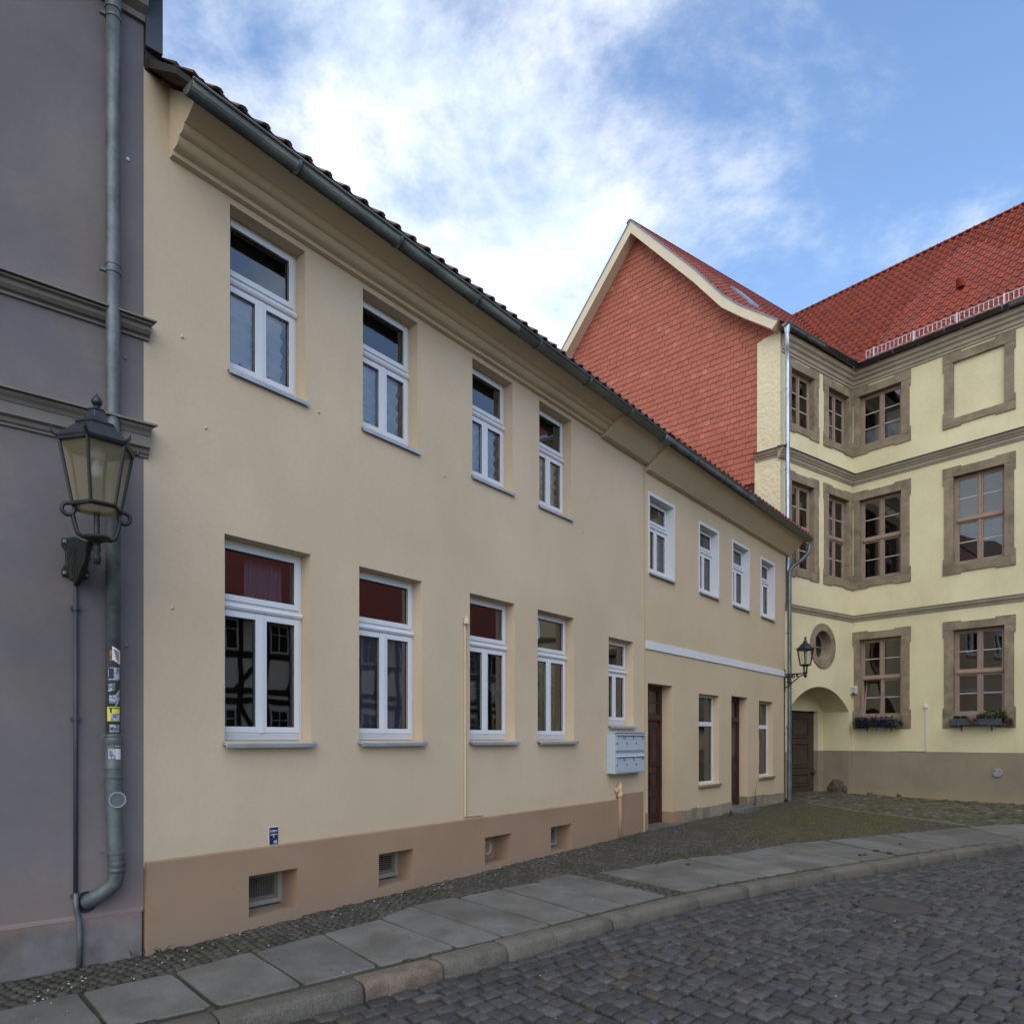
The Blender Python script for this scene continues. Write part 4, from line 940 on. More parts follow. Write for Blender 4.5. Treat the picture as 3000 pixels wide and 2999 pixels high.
# roofs
prW = [(-.27, 11.93), (1.0, 12.90), (4.3, 16.78)]; prM = [(-.27, 11.93), (1.0, 12.88), (4.4, 17.05)]
w0, w1 = GA.inv(W.f(0, 0, 0))[1], GA.inv(W.f(1, 0, 0))[1]; wy = GA.inv(W.f(0, 1, 0))[1]
vs = lambda y: (-.31 - w0 - (wy-w0)*y)/(w1-w0)        # where the verge crosses depth y on the wing roof
m = MB(W)
for (p, q) in zip(prW, prW[1:]): m.quad((vs(p[0]), p[0], p[1]), (8.5, p[0], p[1]), (8.5, q[0], q[1]), (vs(q[0]), q[0], q[1]))
pb_ = [(8.6-y, z) for y, z in prW[::-1]]
for (p, q) in zip(pb_, pb_[1:]): m.quad((vs(p[0]), p[0], p[1]), (8.5, p[0], p[1]), (8.5, q[0], q[1]), (vs(q[0]), q[0], q[1]))
rW = m.build('roof', MT['tileW'], yb); tag(rW, 'dark red roof of the wing')
m = MB(YM)
for (p, q) in zip(prM, prM[1:]): m.quad((-4.6, p[0], p[1]), (9, p[0], p[1]), (9, q[0], q[1]), (-4.6, q[0], q[1]))
pb_ = [(8.8-y, z) for y, z in prM[::-1]]
for (p, q) in zip(pb_, pb_[1:]): m.quad((-4.6, p[0], p[1]), (9, p[0], p[1]), (9, q[0], q[1]), (-4.6, q[0], q[1]))
rM = m.build('roof', MT['tileM'], yb); tag(rM, 'bright red roof over the main front')
hW = lambda y: min(y, 8.6-y); hM = lambda y: min(y, 8.8-y)
MV = [pantile(540+i, .222, .42, .066, 'tileM') for i in range(6)]; WV = [pantile(560+i, .222, .42, .066, 'tileW') for i in range(6)]
lay_tiles(YM, rM, prM, lambda y: -4.55, 5.2, lambda p: hM(YM.inv(p)[1]) >= hW(W.inv(p)[1])-.02 or W.inv(p)[0] < -2, MV, .205, .335, 300, order=lambda i: abs(i[0].x/i[0].y-.62)*6+i[0].length*.2)
lay_tiles(W, rW, prW, lambda y: vs(y)+.03, 7, lambda p: hW(W.inv(p)[1]) >= hM(YM.inv(p)[1])-.02 and visible(p, p.z, .1), WV, .205, .335, 300)
m = MB()      # valley: the line where both slopes meet
def meet(y):
    # point with wing depth y and main depth y
    best = None
    for it in range(2):
        a0_, a1_ = YM.inv(W.f(0, y, 0))[1], YM.inv(W.f(1, y, 0))[1]; s_ = (y-a0_)/(a1_-a0_)
    return W.f(s_, y, 0)
vp = []
for y, z in prW: p = meet(y); vp.append(Vector((p.x, p.y, z+.055)))
vp[0].z -= .02
for a, b in zip(vp, vp[1:]):
    t = W.f(1, 0, 0)-W.f(0, 0, 0); t2 = YM.f(1, 0, 0)-YM.f(0, 0, 0); w_ = .13
    m.quad(a, b, b - t*w_ + Vector((0, 0, .03)), a - t*w_ + Vector((0, 0, .03))); m.quad(a, b, b + t2*w_ + Vector((0, 0, .03)), a + t2*w_ + Vector((0, 0, .03)))
m.build('valley_flashing', MT['lead'], rM)
def ridges(fr, parent, y, z, a0, a1, mat, nm='ridge_tile'):
    m0 = MB(); rs = []
    for x, k in ((0, 1), (.03, 1.04), (.37, 1)): rs.append([(x, .10*k*math.cos(t), .075*k*math.sin(t)) for t in [math.pi*i/8 for i in range(9)]])
    m0.rings(rs); me = m0.mesh(nm, MT[mat], smooth=True); x = a0
    while x < a1: inst(nm, me, parent, Matrix.Translation(fr.f(x, y, z+.01)) @ Matrix.Rotation(fr.ang(), 4, 'Z')); x += .355
ridges(YM, rM, 4.4, 17.05, -4.6, 5.4, 'tileM'); ridges(W, rW, 4.3, 16.78, vs(4.3)+.02, 7.6, 'tileW')
# roof furniture
m = MB(W); q0 = 1.2; ys = [2.0, 2.6]; zs_ = [12.90+(y-1.0)*(3.88/3.3)+.10 for y in ys]
m.rings([[(a, y, z+d) for a, y, z in ((q0, ys[0], zs_[0]), (q0+.5, ys[0], zs_[0]), (q0+.5, ys[1], zs_[1]), (q0, ys[1], zs_[1]))] for d in (-.1, .10)]); sk = m.build('roof_light', MT['zincnew'], rW)
m = MB(YM); p = (2.1, 1.95); z = 12.88+(1.95-1.0)*(4.17/3.4)
m.rings([[(p[0]+r*math.cos(t), p[1]-.03+r*.9*math.sin(t)-d*.8, z+d) for t in [2*math.pi*i/12 for i in range(12)]] for r, d in ((.12, .02), (.10, .14), (.085, .20), (.02, .24))]); m.build('vent_cowl', MT['tileM'], rM, autos=50)
half_gutter(W, yb, -.52, SC-.22, .30, 11.93, .08, 'zinc', 1.0)
half_gutter(YM, yb, .22, 7.5, .30, 11.93, .08, 'zinc', 1.25)
# snow guard above the main gutter
m = MB(YM); a, b = .42, 7.4
m.box(a, b, -.105, -.090, 12.12, 12.135); m.box(a, b, -.105, -.090, 12.315, 12.33)
x = a
while x < b: m.box(x, x+.016, -.104, -.092, 12.13, 12.32); x += .105
sg = tag(m.build('snow_guard', MT['snow'], yb), kind='stuff')
x = a+.2
while x < b: m = MB(YM); m.box(x, x+.035, -.125, -.08, 12.03, 12.35); m.box(x, x+.035, -.08, .24, 12.06, 12.08); m.build('guard_bracket', MT['snow'], sg); x += 1.02
# ------------------------------------------------------------------ half-timbered house across the street (seen in the panes)
hh = thing('timbered_house', 'white half timbered house with red roof mirrored in the ground floor panes', 'house', HT.f(8, 0, 0))
HL = 20
m = MB(HT); m.wall(0, HL, -.2, 5.0); m.quad((0, 0, -.2), (0, 0, 5), (0, 7, 5), (0, 7, -.2)); m.quad((HL, 0, -.2), (HL, 0, 5), (HL, 7, 5), (HL, 7, -.2)); m.quad((0, 7, -.2), (HL, 7, -.2), (HL, 7, 5), (0, 7, 5)); m.build('wall', MT['hwhite'], hh)
m = MB(HT)
for z in (.5, 1.45, 2.55, 2.82, 3.75, 4.85): m.box(0, HL, -.03, .02, z, z+.15)
x = 0
while x < HL: m.box(x, x+.13, -.025, .02, .5, 4.9); x += .78
for k in range(12):
    x = .2+1.56*k; m.poly([(x, 1.6), (x+.13, 1.6), (x+.7, 2.55), (x+.57, 2.55)], -.028, .02); m.poly([(x+.7, 2.97), (x+.83, 2.97), (x+.2, 3.75), (x+.07, 3.75)], -.028, .02)
m.build('timber_frame', MT['timber'], hh)
for k in range(12):
    for z in (1.62, 3.92):
        x = .95+1.56*k
        m = MB(HT); ring(m, x, x+.62, z, z+.80, .05, -.05, .0); m.box(x+.295, x+.325, -.045, 0, z, z+.8); m.box(x, x+.62, -.04, 0, z+.5, z+.53); wn = m.build('window', MT['whitepaint'], hh)
        m = MB(HT); m.quad((x, -.035, z), (x+.62, -.035, z), (x+.62, -.035, z+.8), (x, -.035, z+.8)); m.build('pane', MT['dark'], wn)
m = MB(HT); m.ext([(-.4, 4.85), (-.4, 5.0), (3.6, 8.2), (7.4, 5.0), (7.4, 4.85)], -.3, HL+.3); m.build('roof', MT['tileH'], hh)

# ------------------------------------------------------------------ wall lamps
def lantern(fr, parent, c, k=1.0, frost=True, ph=0.0):
    """six sided lantern; c = (s, y, z) of its base ring"""
    P = lambda r, z, i: (c[0]+r*k*math.cos(ph+math.pi/3*i), c[1]+r*k*math.sin(ph+math.pi/3*i), c[2]+z*k)
    H6 = lambda r, z: [P(r, z, i) for i in range(6)]
    m = MB(fr); m.rings([H6(.238, .405), H6(.243, .418), H6(.230, .430), H6(.125, .528), H6(.128, .534), H6(.125, .534)]) 
    m.rings([H6(.128, .530), H6(.134, .540), H6(.090, .562), H6(.062, .592), H6(.050, .636), H6(.056, .640), H6(.056, .649), H6(.02, .653)]); m.build('lantern_roof', MT['lantop'], parent, bevel=.003)
    m = MB(fr); m.lathe([(r*k, z*k) for r, z in ((.016, .65), (.014, .662), (.024, .666), (.014, .672), (.020, .677), (.033, .694), (.035, .707), (.026, .726), (.011, .744), (.0015, .760))], c, 14); m.build('finial', MT['lantop'], parent, smooth=True)
    m = MB(fr)
    for i in range(6): m.tube([P(.145, .0, i), P(.222, .405, i)], .011*k, 6)
    for i in range(6):
        m.tube([P(.222, .40, i), P(.222, .40, i+1)], .014*k, 6); m.tube([P(.148, .0, i), P(.148, .0, i+1)], .015*k, 6)
        q = P(.238, .42, i); q2 = P(.266, .465, i); m.tube([q, P(.258, .432, i), q2], [.013*k, .010*k, .002*k], 5)
    fm = m.build('lantern_frame', MT['iron'], parent, autos=60)
    for i in range(6):
        m = MB(fr); m.quad(P(.140, .004, i), P(.140, .004, i+1), P(.215, .40, i+1), P(.215, .40, i)); m.build('lamp_pane', MT['frost'] if frost else MT['lampglass'], parent)
    m = MB(fr); m.rings([H6(.10, -.035), H6(.143, -.008), H6(.140, .0)]); m.build('lantern_floor', MT['castiron'] if not frost else MT['frost'], parent)
    m = MB(fr); m.lathe([(.05*k, .40*k), (.05*k, .33*k), (.02*k, .32*k)], c, 12); m.lathe([(.012*k, .33*k), (.035*k, .27*k), (.038*k, .23*k), (.02*k, .19*k)], c, 12); m.build('bulb', MT['offwhite'], parent, smooth=True)
la = thing('wall_lamp', 'large black six sided lantern with frosted panes on the grey house', 'wall lamp', GH.f(-.44, -.02, 2.95))
LC = (-.425, -.60, 3.18)
lantern(GH, la, LC, 1.0, True, .10)
m = MB(GH)
for sg in (-1, 1):
    x = LC[0]; y = LC[1]; z = LC[2]
    loop = [(x+sg*(.215+.040*math.cos(t)), y, z-.055+.042*math.sin(t)) for t in [math.pi*.5 - sg*0 + i*.52*1 for i in range(0, 10)]] if False else [(x+sg*(.165+.036*math.sin(t)), y, z-.040+.038*math.cos(t)) for t in [i*.5 for i in range(11)]]
    m.tube([(x+sg*.10, y, z-.002), (x+sg*.14, y, z-.001)] + loop[0:11], .013, 7)
    m.tube([(x+sg*.140, y, z-.06), (x+sg*.130, y, z-.11), (x+sg*.118, y, z-.165), (x+sg*.106, y, z-.190), (x+sg*.08, y, z-.203), (x, y, z-.207)], .014, 7)
m.tube([(LC[0], LC[1], LC[2]-.20), (LC[0], LC[1], LC[2]-.02)], .018, 8); m.build('yoke', MT['iron'], la, autos=60)
m = MB(GH); m.lathe([(.0, -.235), (.03, -.23), (.05, -.22), (.085, -.205), (.08, -.19), (.03, -.185), (.0, -.185)], LC, 14)
m.lathe([(.0, -.38), (.022, -.37), (.026, -.33), (.018, -.30), (.026, -.28), (.02, -.22)], LC, 10); m.build('hub', MT['castiron'], la, smooth=True)
m = MB(GH); pl = [(-.455+x, 2.945+z) for x, z in ((0, -.17), (.05, -.135), (.085, -.13), (.09, -.09), (.065, -.04), (.062, .05), (.09, .09), (.085, .14), (.05, .145), (.0, .165), (-.05, .145), (-.085, .14), (-.09, .09), (-.062, .05), (-.065, -.04), (-.09, -.09), (-.085, -.13), (-.05, -.135))]
m.poly(pl, -.028, -.001); m.build('wall_plate', MT['castiron'], la, bevel=.008)
for x, z in ((-.07, .115), (.07, .115), (-.07, -.11), (.07, -.11)):
    m = MB(GH); m.rings([[(-.455+x+r*math.cos(t*math.pi/5), y, 2.945+z+r*math.sin(t*math.pi/5)) for t in range(10)] for r, y in ((.013, -.028), (.013, -.037), (.005, -.041))]); m.build('bolt', MT['greyband'], la)
m = MB(GH); x0 = -.452
def ln(a, b, n=6): return [tuple(a[i]+(b[i]-a[i])*k/n for i in range(3)) for k in range(n+1)]
m.tube(ln((x0, -.02, 3.03), (LC[0], -.58, 2.975)), .017, 8)
m.tube([(x0, -.02, 2.83), (x0, -.10, 2.835), (x0, -.20, 2.86), (x0+.01, -.32, 2.90), (x0+.015, -.44, 2.95), (LC[0], -.56, 2.965)], .014, 7)
for cy, cz_, r0, tn in ((-.10, 2.93, .06, 9), (-.20, 2.955, .045, 8), (-.30, 2.955, .034, 8), (-.13, 2.865, .03, 8)):
    m.tube([(x0, cy+r0*(1-i*.055)*math.cos(i*.8), cz_+r0*(1-i*.055)*math.sin(i*.8)) for i in range(tn+3)], .010, 6)
for y in (-.07, -.16, -.25, -.36): m.tube([(x0, y, 2.845-y*.12), (x0+.012, y-.03, 2.93), (x0, y-.01, 3.02-abs(y)*.07)], .009, 6)
m.build('scroll_arm', MT['castiron'], la, autos=60)
m = MB(GH); pn = [(-.02, 2.755), (-.10, 2.76), (-.20, 2.775), (-.28, 2.79), (-.33, 2.82), (-.40, 2.835), (-.45, 2.87), (-.48, 2.93), (-.53, 2.965), (-.25, 3.0), (-.02, 3.035)]
m.rings([[(x0+d+R.uniform(-.003, .003), y*k, z) for y, z in pn] for d, k in ((-.018, .97), (-.012, 1), (.012, 1), (.018, .97))])
for _ in range(60):
    y, z = -R.uniform(.05, .45), R.uniform(2.80, 2.98); r = R.uniform(.014, .034)
    m.rings([[(x0+sg*d, y+r*k*math.cos(t), z+r*k*math.sin(t)) for t in [i*1.05 for i in range(6)]] for d, k in ((.012, 1), (.026, .8), (.034, .3)) for sg in (1,)]) if z-2.775 > -y*.25 else None
m.build('ornament_panel', MT['castiron'], la, autos=45)
lb = thing('wall_lamp', 'small black six sided lantern with clear panes beside the round window', 'wall lamp', LH.f(7.05, -.02, 3.1))
LB = (7.03, -.50, 3.40)
lantern(LH, lb, LB, .9, False, .2)
m = MB(LH)
for i in range(4):
    t = math.pi/4+i*math.pi/2; m.tube([(LB[0]+.05*math.cos(t), LB[1]+.05*math.sin(t), LB[2]-.02), (LB[0]+.035*math.cos(t), LB[1]+.035*math.sin(t), LB[2]-.18)], .012, 6)
m.lathe([(.0, -.31), (.03, -.29), (.045, -.25), (.03, -.22), (.055, -.20), (.05, -.17), (.0, -.165)], LB, 12); m.build('stem', MT['iron'], lb, autos=60)
m = MB(LH); xz = 3.20
m.box(7.01, 7.05, -.03, -.001, 2.78, 3.32)
m.tube(ln((7.03, -.02, xz), (LB[0], LB[1], xz)), .016, 7)
m.tube([(7.03, -.02, 2.86), (7.03, -.12, 2.93), (7.03, -.24, 3.03), (7.03, -.36, 3.13), (7.03, -.46, 3.17)], .014, 7)
for cy, cz_, r0 in ((-.10, 3.12, .06), (-.22, 3.135, .045), (-.12, 3.01, .045), (-.31, 3.15, .03)):
    m.tube([(7.03, cy+r0*(1-i*.06)*math.cos(i*.8), cz_+r0*(1-i*.06)*math.sin(i*.8)) for i in range(11)], .013, 6)
m.build('scroll_arm', MT['iron'], lb, autos=60)
m = MB(LH); m.tube([(7.02, -.018, 2.8), (7.022, -.018, 1.6), (7.02, -.018, .40), (7.03, -.03, .12)], .011, 6)
for z in (2.42, 1.75, 1.1): m.box(7.0, 7.04, -.035, 0, z, z+.02)
cc = thing('cable_conduit', 'thin dark conduit running down from the small lantern beside the downpipe', 'conduit', LH.f(7.02, 0, .15)); m.build('tube', MT['darkmetal'], cc, autos=60)
cc = thing('cable_conduit', 'dark metal conduit dropping from the large lantern to the pavement', 'conduit', GH.f(-.455, 0, 0))
m = MB(GH); m.tube([(-.455, -.02, 2.80), (-.455, -.02, 1.6), (-.456, -.02, .52)], .0145, 8); m.build('tube', MT['zincpipe'] if False else MT['darkmetal'], cc, smooth=True)
m = MB(GH); m.tube([(-.456, -.022, .53), (-.452, -.03, .42), (-.436, -.034, .33), (-.43, -.034, .2), (-.434, -.032, -.03)], .019, 8); m.build('foot_bend', MT['zincpipe'], cc, smooth=True)
for z in (2.58, 1.78, .50):
    m = MB(GH); m.box(-.485, -.425, -.03, 0, z, z+.022); m.tube([(-.455, -.02, z-.006), (-.455, -.02, z+.028)], .021, 8); m.build('clip', MT['darkmetal'], cc)

# ------------------------------------------------------------------ downpipes
def clampring(fr, parent, s_, y, z, r, mat='zincpipe', back=True):
    m = MB(fr); m.lathe([(r+.001, 0), (r+.006, .003), (r+.006, .019), (r+.001, .022)], (s_, y, z), 18)
    m.box(s_-r-.038, s_-r+.004, y-.012, y+.012, z+.002, z+.02)
    if back: m.box(s_-.008, s_+.008, y+r*.5, .0, z+.004, z+.018)
    m.build('pipe_clamp', MT[mat], parent, autos=50)
dp = thing('downpipe', 'tall weathered zinc downpipe with torn stickers beside the lantern on the grey house', 'downpipe', GH.f(-.23, -.10, .5))
PX, PY, PR = -.229, -.098, .049
m = MB(GH); m.tube([(PX, PY, 7.6), (PX, PY, 6), (PX, PY, 4), (PX, PY, 1.62)], PR, 20); m.build('pipe', MT['zinc'] if False else MT['zincpipe'], dp, smooth=True)
m = MB(GH); m.lathe([(PR, 7.0), (PR+.006, 7.0), (PR+.006, 7.6), (PR, 7.6)], (PX, PY, 0), 20); m.lathe([(PR, 5.24), (PR+.004, 5.24), (PR+.004, 5.12), (PR, 5.12)], (PX, PY, 0), 20); m.build('sleeve', MT['zincpipe'], dp, autos=40)
m = MB(GH); R2 = .056
m.lathe([(PR, 1.66), (R2+.003, 1.655), (R2+.006, 1.62), (R2, 1.61), (R2+.004, 1.58), (R2, 1.56), (R2, 1.44), (R2+.004, 1.43), (R2, 1.42)], (PX, PY, 0), 20)
m.tube([(PX, PY, 1.45), (PX+.004, PY, 1.1), (PX+.018, PY, .80), (PX+.024, PY, .66), (PX+.010, PY+.005, .585), (PX-.05, PY+.03, .525), (PX-.12, PY+.07, .47), (PX-.155, PY+.11, .452)], [R2]*8, 20)
m.build('standpipe', MT['zincpipe'], dp, autos=50)
m = MB(GH); m.rings([[(PX-.155+r*math.cos(t*math.pi/10), y, .452+r*1.05*math.sin(t*math.pi/10)) for t in range(20)] for r, y in ((.075, -.001), (.072, -.006), (.05, -.004))]); m.build('wall_hole', MT['dark'], dp)
m = MB(GH); m.lathe([(R2, .0), (R2+.004, .004), (R2+.004, .03), (R2, .034), (R2+.003, .06), (R2+.003, .08), (R2, .085)], (PX+.024, PY, .66), 20); m.build('elbow_seam', MT['zincpipe'], dp, autos=50)
m = MB(GH)
for k in range(2): m.rings([[(PX+.016+r*math.cos(t*math.pi/12), PY-R2-d, 1.20+r*math.sin(t*math.pi/12)) for t in range(24)] for r, d in ((.058, -.02), (.058, .008), (.050, .008), (.050, -.02))], caps=False)
m.build('inspection_ring', MT['zincnew'], dp, autos=50)
m = MB(GH); m.rings([[(PX+.016+.049*math.cos(t*math.pi/12), PY-R2-d, 1.20+.049*math.sin(t*math.pi/12)) for t in range(24)] for d in (-.015, .003)]); m.build('inspection_lid', MT['zincpipe'], dp, autos=50)
for z, r in ((6.93, PR), (5.06, PR), (3.29, PR), (1.66, PR), (1.355, R2), (.80, R2)): clampring(GH, dp, PX + (.0 if z > 1.5 else .004 if z > 1 else .018), PY, z, r)
def sticker(parent, z, h, a0, a1, mat, r=PR+.0016, tilt=0, name='sticker'):
    m = MB(GH); n = 8; P = []
    for k in range(n+1):
        t = a0+(a1-a0)*k/n; dz = tilt*(k/n-.5); P.append((PX+r*math.sin(t), PY-r*math.cos(t), z+dz))
    for p, q in zip(P, P[1:]): m.quad(p, q, (q[0], q[1], q[2]+h), (p[0], p[1], p[2]+h))
    return m.build(name, MT[mat], parent, smooth=True)
# angle 0 faces straight out from the wall, the camera sees about -.95 .. +.75
sticker(dp, 2.215, .075, -.62, .10, 'stickorange')
s1 = sticker(dp, 2.205, .10, -.30, .85, 'stickwhite', PR+.003, -.035); tag(s1, 'tilted white sticker with black lines')
for k in range(4): sticker(s1, 2.278-k*.020, .011, -.12+k*.09, .58, 'print' if k < 3 else 'stickred', PR+.0045, -.022, 'print_line')
s2 = sticker(dp, 2.075, .092, -.85, .75, 'stickgrey'); sticker(s2, 2.085, .075, -.75, -.12, 'print', PR+.003, 0, 'print_block')
sticker(dp, 1.995, .052, -.85, .05, 'stickgrey', PR+.0016, .01); sticker(dp, 1.905, .06, -.7, .3, 'stickgrey'); sticker(dp, 1.90, .09, .1, .75, 'stickgrey', PR+.002, .04)
s3 = sticker(dp, 1.775, .105, -1.0, .75, 'stickyellow', PR+.003); tag(s3, 'yellow sticker half torn off')
sticker(s3, 1.866, .007, -.8, .6, 'print', PR+.0045, 0, 'print_line'); sticker(s3, 1.835, .035, -.58, -.36, 'print', PR+.0045, 0, 'print_block'); sticker(s3, 1.78, .05, -.5, .75, 'stickgrey', PR+.0045, 0, 'torn_paper')
s4 = sticker(dp, 1.695, .055, -.65, .75, 'stickgrey')
sticker(dp, 1.50, .085, -.75, .1, 'stickgrey', R2+.002); sticker(dp, 1.495, .10, .1, .8, 'stickwhite', R2+.002)
def word(txt, size, fr, parent, s_, y, z, mat, name='lettering', depth=.0008):
    cu = bpy.data.curves.new('t', 'FONT'); cu.body = txt; cu.size = size; cu.extrude = depth; cu.resolution_u = 2
    o = bpy.data.objects.new('t', cu); COL.objects.link(o); bpy.context.view_layer.update()
    me = bpy.data.meshes.new_from_object(o.evaluated_get(bpy.context.evaluated_depsgraph_get())); bpy.data.objects.remove(o); bpy.data.curves.remove(cu)
    me.materials.clear(); me.materials.append(MT[mat]); me.name = name
    return inst(name, me, parent, Matrix.Translation(fr.f(s_, y, z)) @ Matrix.Rotation(fr.ang(), 4, 'Z') @ Matrix.Rotation(math.pi/2, 4, 'X'))
word('WILL', .044, GH, s4, PX-.030, PY-PR-.0045, 1.703, 'print')
# downpipe at the far end of the low house
dq = thing('downpipe', 'dark zinc downpipe with swan neck at the corner of the low house', 'downpipe', LH.f(7.12, -.1, .15))
m = MB(LH); m.lathe([(.06, 6.36), (.05, 6.30), (.05, 6.26)], (7.33, -.50, 0), 14); m.tube([(7.33, -.50, 6.36), (7.33, -.50, 6.24), (7.32, -.47, 6.12), (7.26, -.33, 5.96), (7.17, -.17, 5.84), (7.12, -.10, 5.70), (7.12, -.10, 5.5), (7.12, -.10, 3), (7.12, -.10, 1.1)], .050, 14); m.build('pipe', MT['zinc'], dq, autos=50)
m = MB(LH); m.tube([(7.12, -.10, 1.12), (7.12, -.10, .10)], .058, 14); m.build('standpipe', MT['zincpipe'], dq, autos=50)
for z in (4.2, 3.0, 1.9): clampring(LH, dq, 7.12, -.10, z, .05, 'zinc')
dr_ = thing('downpipe', 'bright zinc downpipe on the corner of the yellow wing below the gable', 'downpipe', W.f(-.15, -.12, 6))
m = MB(W); m.lathe([(.085, 11.90), (.075, 11.80), (.055, 11.70)], (-.40, -.30, 0), 14); m.tube([(-.40, -.30, 11.74), (-.39, -.30, 11.58), (-.33, -.25, 11.38), (-.25, -.215, 11.22), (-.24, -.21, 11.0), (-.24, -.21, 9.0), (-.24, -.21, 5)], .052, 14); m.build('pipe', MT['zincnew'], dr_, autos=50)
for z in (10.4, 8.4, 6.9): clampring(W, dr_, -.24, -.21, z, .052, 'zincnew')

# ------------------------------------------------------------------ small things on the walls
mb = thing('letterbox_bank', 'pale blue grey bank of six letterboxes beside the brown door', 'letterboxes', T.f(7.4, 0, 1.1))
B0, B1, BZ0, BZ1, BD = 6.955, 7.915, 1.105, 1.735, .145
m = MB(T); m.box(B0, B1, -BD, 0, BZ0, BZ1); m.build('case', MT['letterbox'], mb, bevel=.006)
m = MB(T); m.box(B0-.006, B1+.02, -BD-.03, 0, BZ1+.001, BZ1+.018); m.build('hood', MT['letterbox'], mb, bevel=.004)
m = MB(T); m.box(B0+.03, B1-.005, -BD-.004, -BD-.0005, BZ0+.325, BZ0+.330); m.box(B0+.03, B1-.005, -BD-.004, -BD-.0005, BZ0+.345, BZ0+.349); m.build('shelf_seam', MT['darkmetal'], mb)
for r_ in range(2):
    for c_ in range(3):
        a = B0+.035+c_*.305; z0 = BZ0+.02+r_*.335
        m = MB(T); m.box(a, a+.298, -BD-.006, -BD-.0005, z0, z0+.285); bx = m.build('letterbox_door', MT['letterbox'], mb, bevel=.003)
        m = MB(T); m.ext([(-BD-.006, z0+.235), (-BD-.024, z0+.232), (-BD-.028, z0+.240), (-BD-.006, z0+.262)], a+.01, a+.29); m.build('flap', MT['letterbox'], bx, bevel=.002)
        m = MB(T); m.box(a+.01, a+.29, -BD-.0085, -BD-.0065, z0+.222, z0+.2305); m.build('slot', MT['darkmetal'], bx)
        m = MB(T); m.box(a+.22, a+.285, -BD-.011, -BD-.0065, z0+.180, z0+.215); m.build('name_plate', MT['darkmetal'], bx)
        m = MB(T); m.box(a+.232, a+.273, -BD-.013, -BD-.0112, z0+.187, z0+.208); m.build('name_card', MT['letterbox'], bx)
        m = MB(T); m.rings([[(a+.02+r*math.cos(t*math.pi/6), y, z0+.11+r*math.sin(t*math.pi/6)) for t in range(12)] for r, y in ((.013, -BD-.0055), (.013, -BD-.013), (.005, -BD-.014))]); m.build('lock', MT['dark'], bx)
m = MB(T); m.box(B1+.001, B1+.02, -.09, -.03, BZ0+.03, BZ0+.30); m.build('side_pocket', MT['dark'], mb)
hs = thing('hydrant_sign', 'small navy enamel water pipe sign low on the cream wall', 'sign', T.f(1.13, 0, .7))
m = MB(T); m.box(1.083, 1.183, -.006, 0, .700, .862); m.build('plate_border', MT['offwhite'], hs, bevel=.002)
m = MB(T); m.box(1.089, 1.177, -.0075, -.0055, .706, .856); m.build('plate', MT['blue'], hs)
word('HA', .036, T, hs, 1.094, -.0082, .812, 'stickwhite'); word('48', .040, T, hs, 1.128, -.0082, .714, 'stickwhite')
m = MB(T); m.box(1.133, 1.170, -.0085, -.0070, .822, .830); m.box(1.101, 1.165, -.0085, -.0070, .790, .797); m.box(1.130, 1.136, -.0085, -.0070, .766, .790); m.build('printed_lines', MT['stickwhite'], hs)
cp_ = thing('cream_conduit', 'thin cream painted conduit with a round cap rising between ground floor windows', 'conduit', T.f(3.685, 0, .74))
m = MB(T); m.tube([(3.685, -.014, .735), (3.685, -.014, 2.98)], .013, 8); m.tube([(3.67, -.012, .738), (4.02, -.012, .728)], .010, 6); m.build('tube', MT['cream'], cp_, autos=60)
m = MB(T); m.lathe([(.0, 2.98), (.036, 2.985), (.036, 3.03), (.03, 3.04), (.03, 3.075), (.0, 3.08)], (3.685, -.038, 0), 14); m.build('cap', MT['cream'], cp_, autos=40)
gp = thing('gas_riser', 'stubby cream capped pipe rising out of the brown plinth under the letterboxes', 'pipe', T.f(7.28, 0, .1))
m = MB(T); m.tube([(7.285, -.045, .76), (7.285, -.045, .90)], .034, 14); m.lathe([(.04, .74), (.043, .75), (.043, .79), (.037, .80), (.043, .86), (.043, .90), (.036, .93), (.024, .94), (.024, .955), (.012, .965), (.0, .99)], (7.285, -.045, 0), 14); m.build('riser', MT['beige'], gp, autos=45)
m = MB(T); m.tube([(7.285, -.045, .0), (7.285, -.045, .76)], .033, 14); m.build('painted_foot', MT['brown'], gp, smooth=True)
m = MB(T); m.tube([(7.285, -.045, .85), (7.20, -.045, .85)], .026, 10); m.tube([(7.205, -.045, .85), (7.19, -.045, .85)], .040, 10); m.build('side_outlet', MT['beige'], gp, autos=45)
vp_ = thing('vent_post', 'cream painted vent pipe with ringed cap standing behind the dark downpipe', 'pipe', W.f(-.12, -.08, .1))
m = MB(LH); m.tube([(7.30, -.02, .05), (7.30, -.02, 1.05)], .045, 12); m.build('lower_pipe', MT['offwhite'], vp_, autos=50)
m = MB(LH); m.tube([(7.30, -.02, 1.05), (7.30, -.02, 1.88)], .042, 12); m.lathe([(.047, 1.83), (.05, 1.85), (.047, 1.87), (.05, 1.92), (.05, 1.97), (.03, 2.0)], (7.30, -.02, 0), 12); m.build('upper_pipe', MT['yellow'], vp_, autos=50)
al = thing('siren_box', 'small cream siren box fixed on the sandstone jamb beside the archway', 'siren box', YM.f(.08, 0, 2.9))
m = MB(YM); m.box(-.0, .165, -.12, -.03, 2.93, 3.11); m.box(-.0, .045, -.12, -.03, 2.885, 2.93); m.box(.12, .165, -.12, -.03, 2.885, 2.93); m.build('case', MT['offwhite'], al, bevel=.006)
m = MB(YM); m.box(.046, .119, -.115, -.04, 2.888, 2.929); m.build('sounder', MT['dark'], al)
m = MB(YM)
for z in (2.96, 2.99, 3.02, 3.05): m.box(.02, .145, -.1225, -.1195, z, z+.010)
m.build('louvre', MT['greyband'], al)
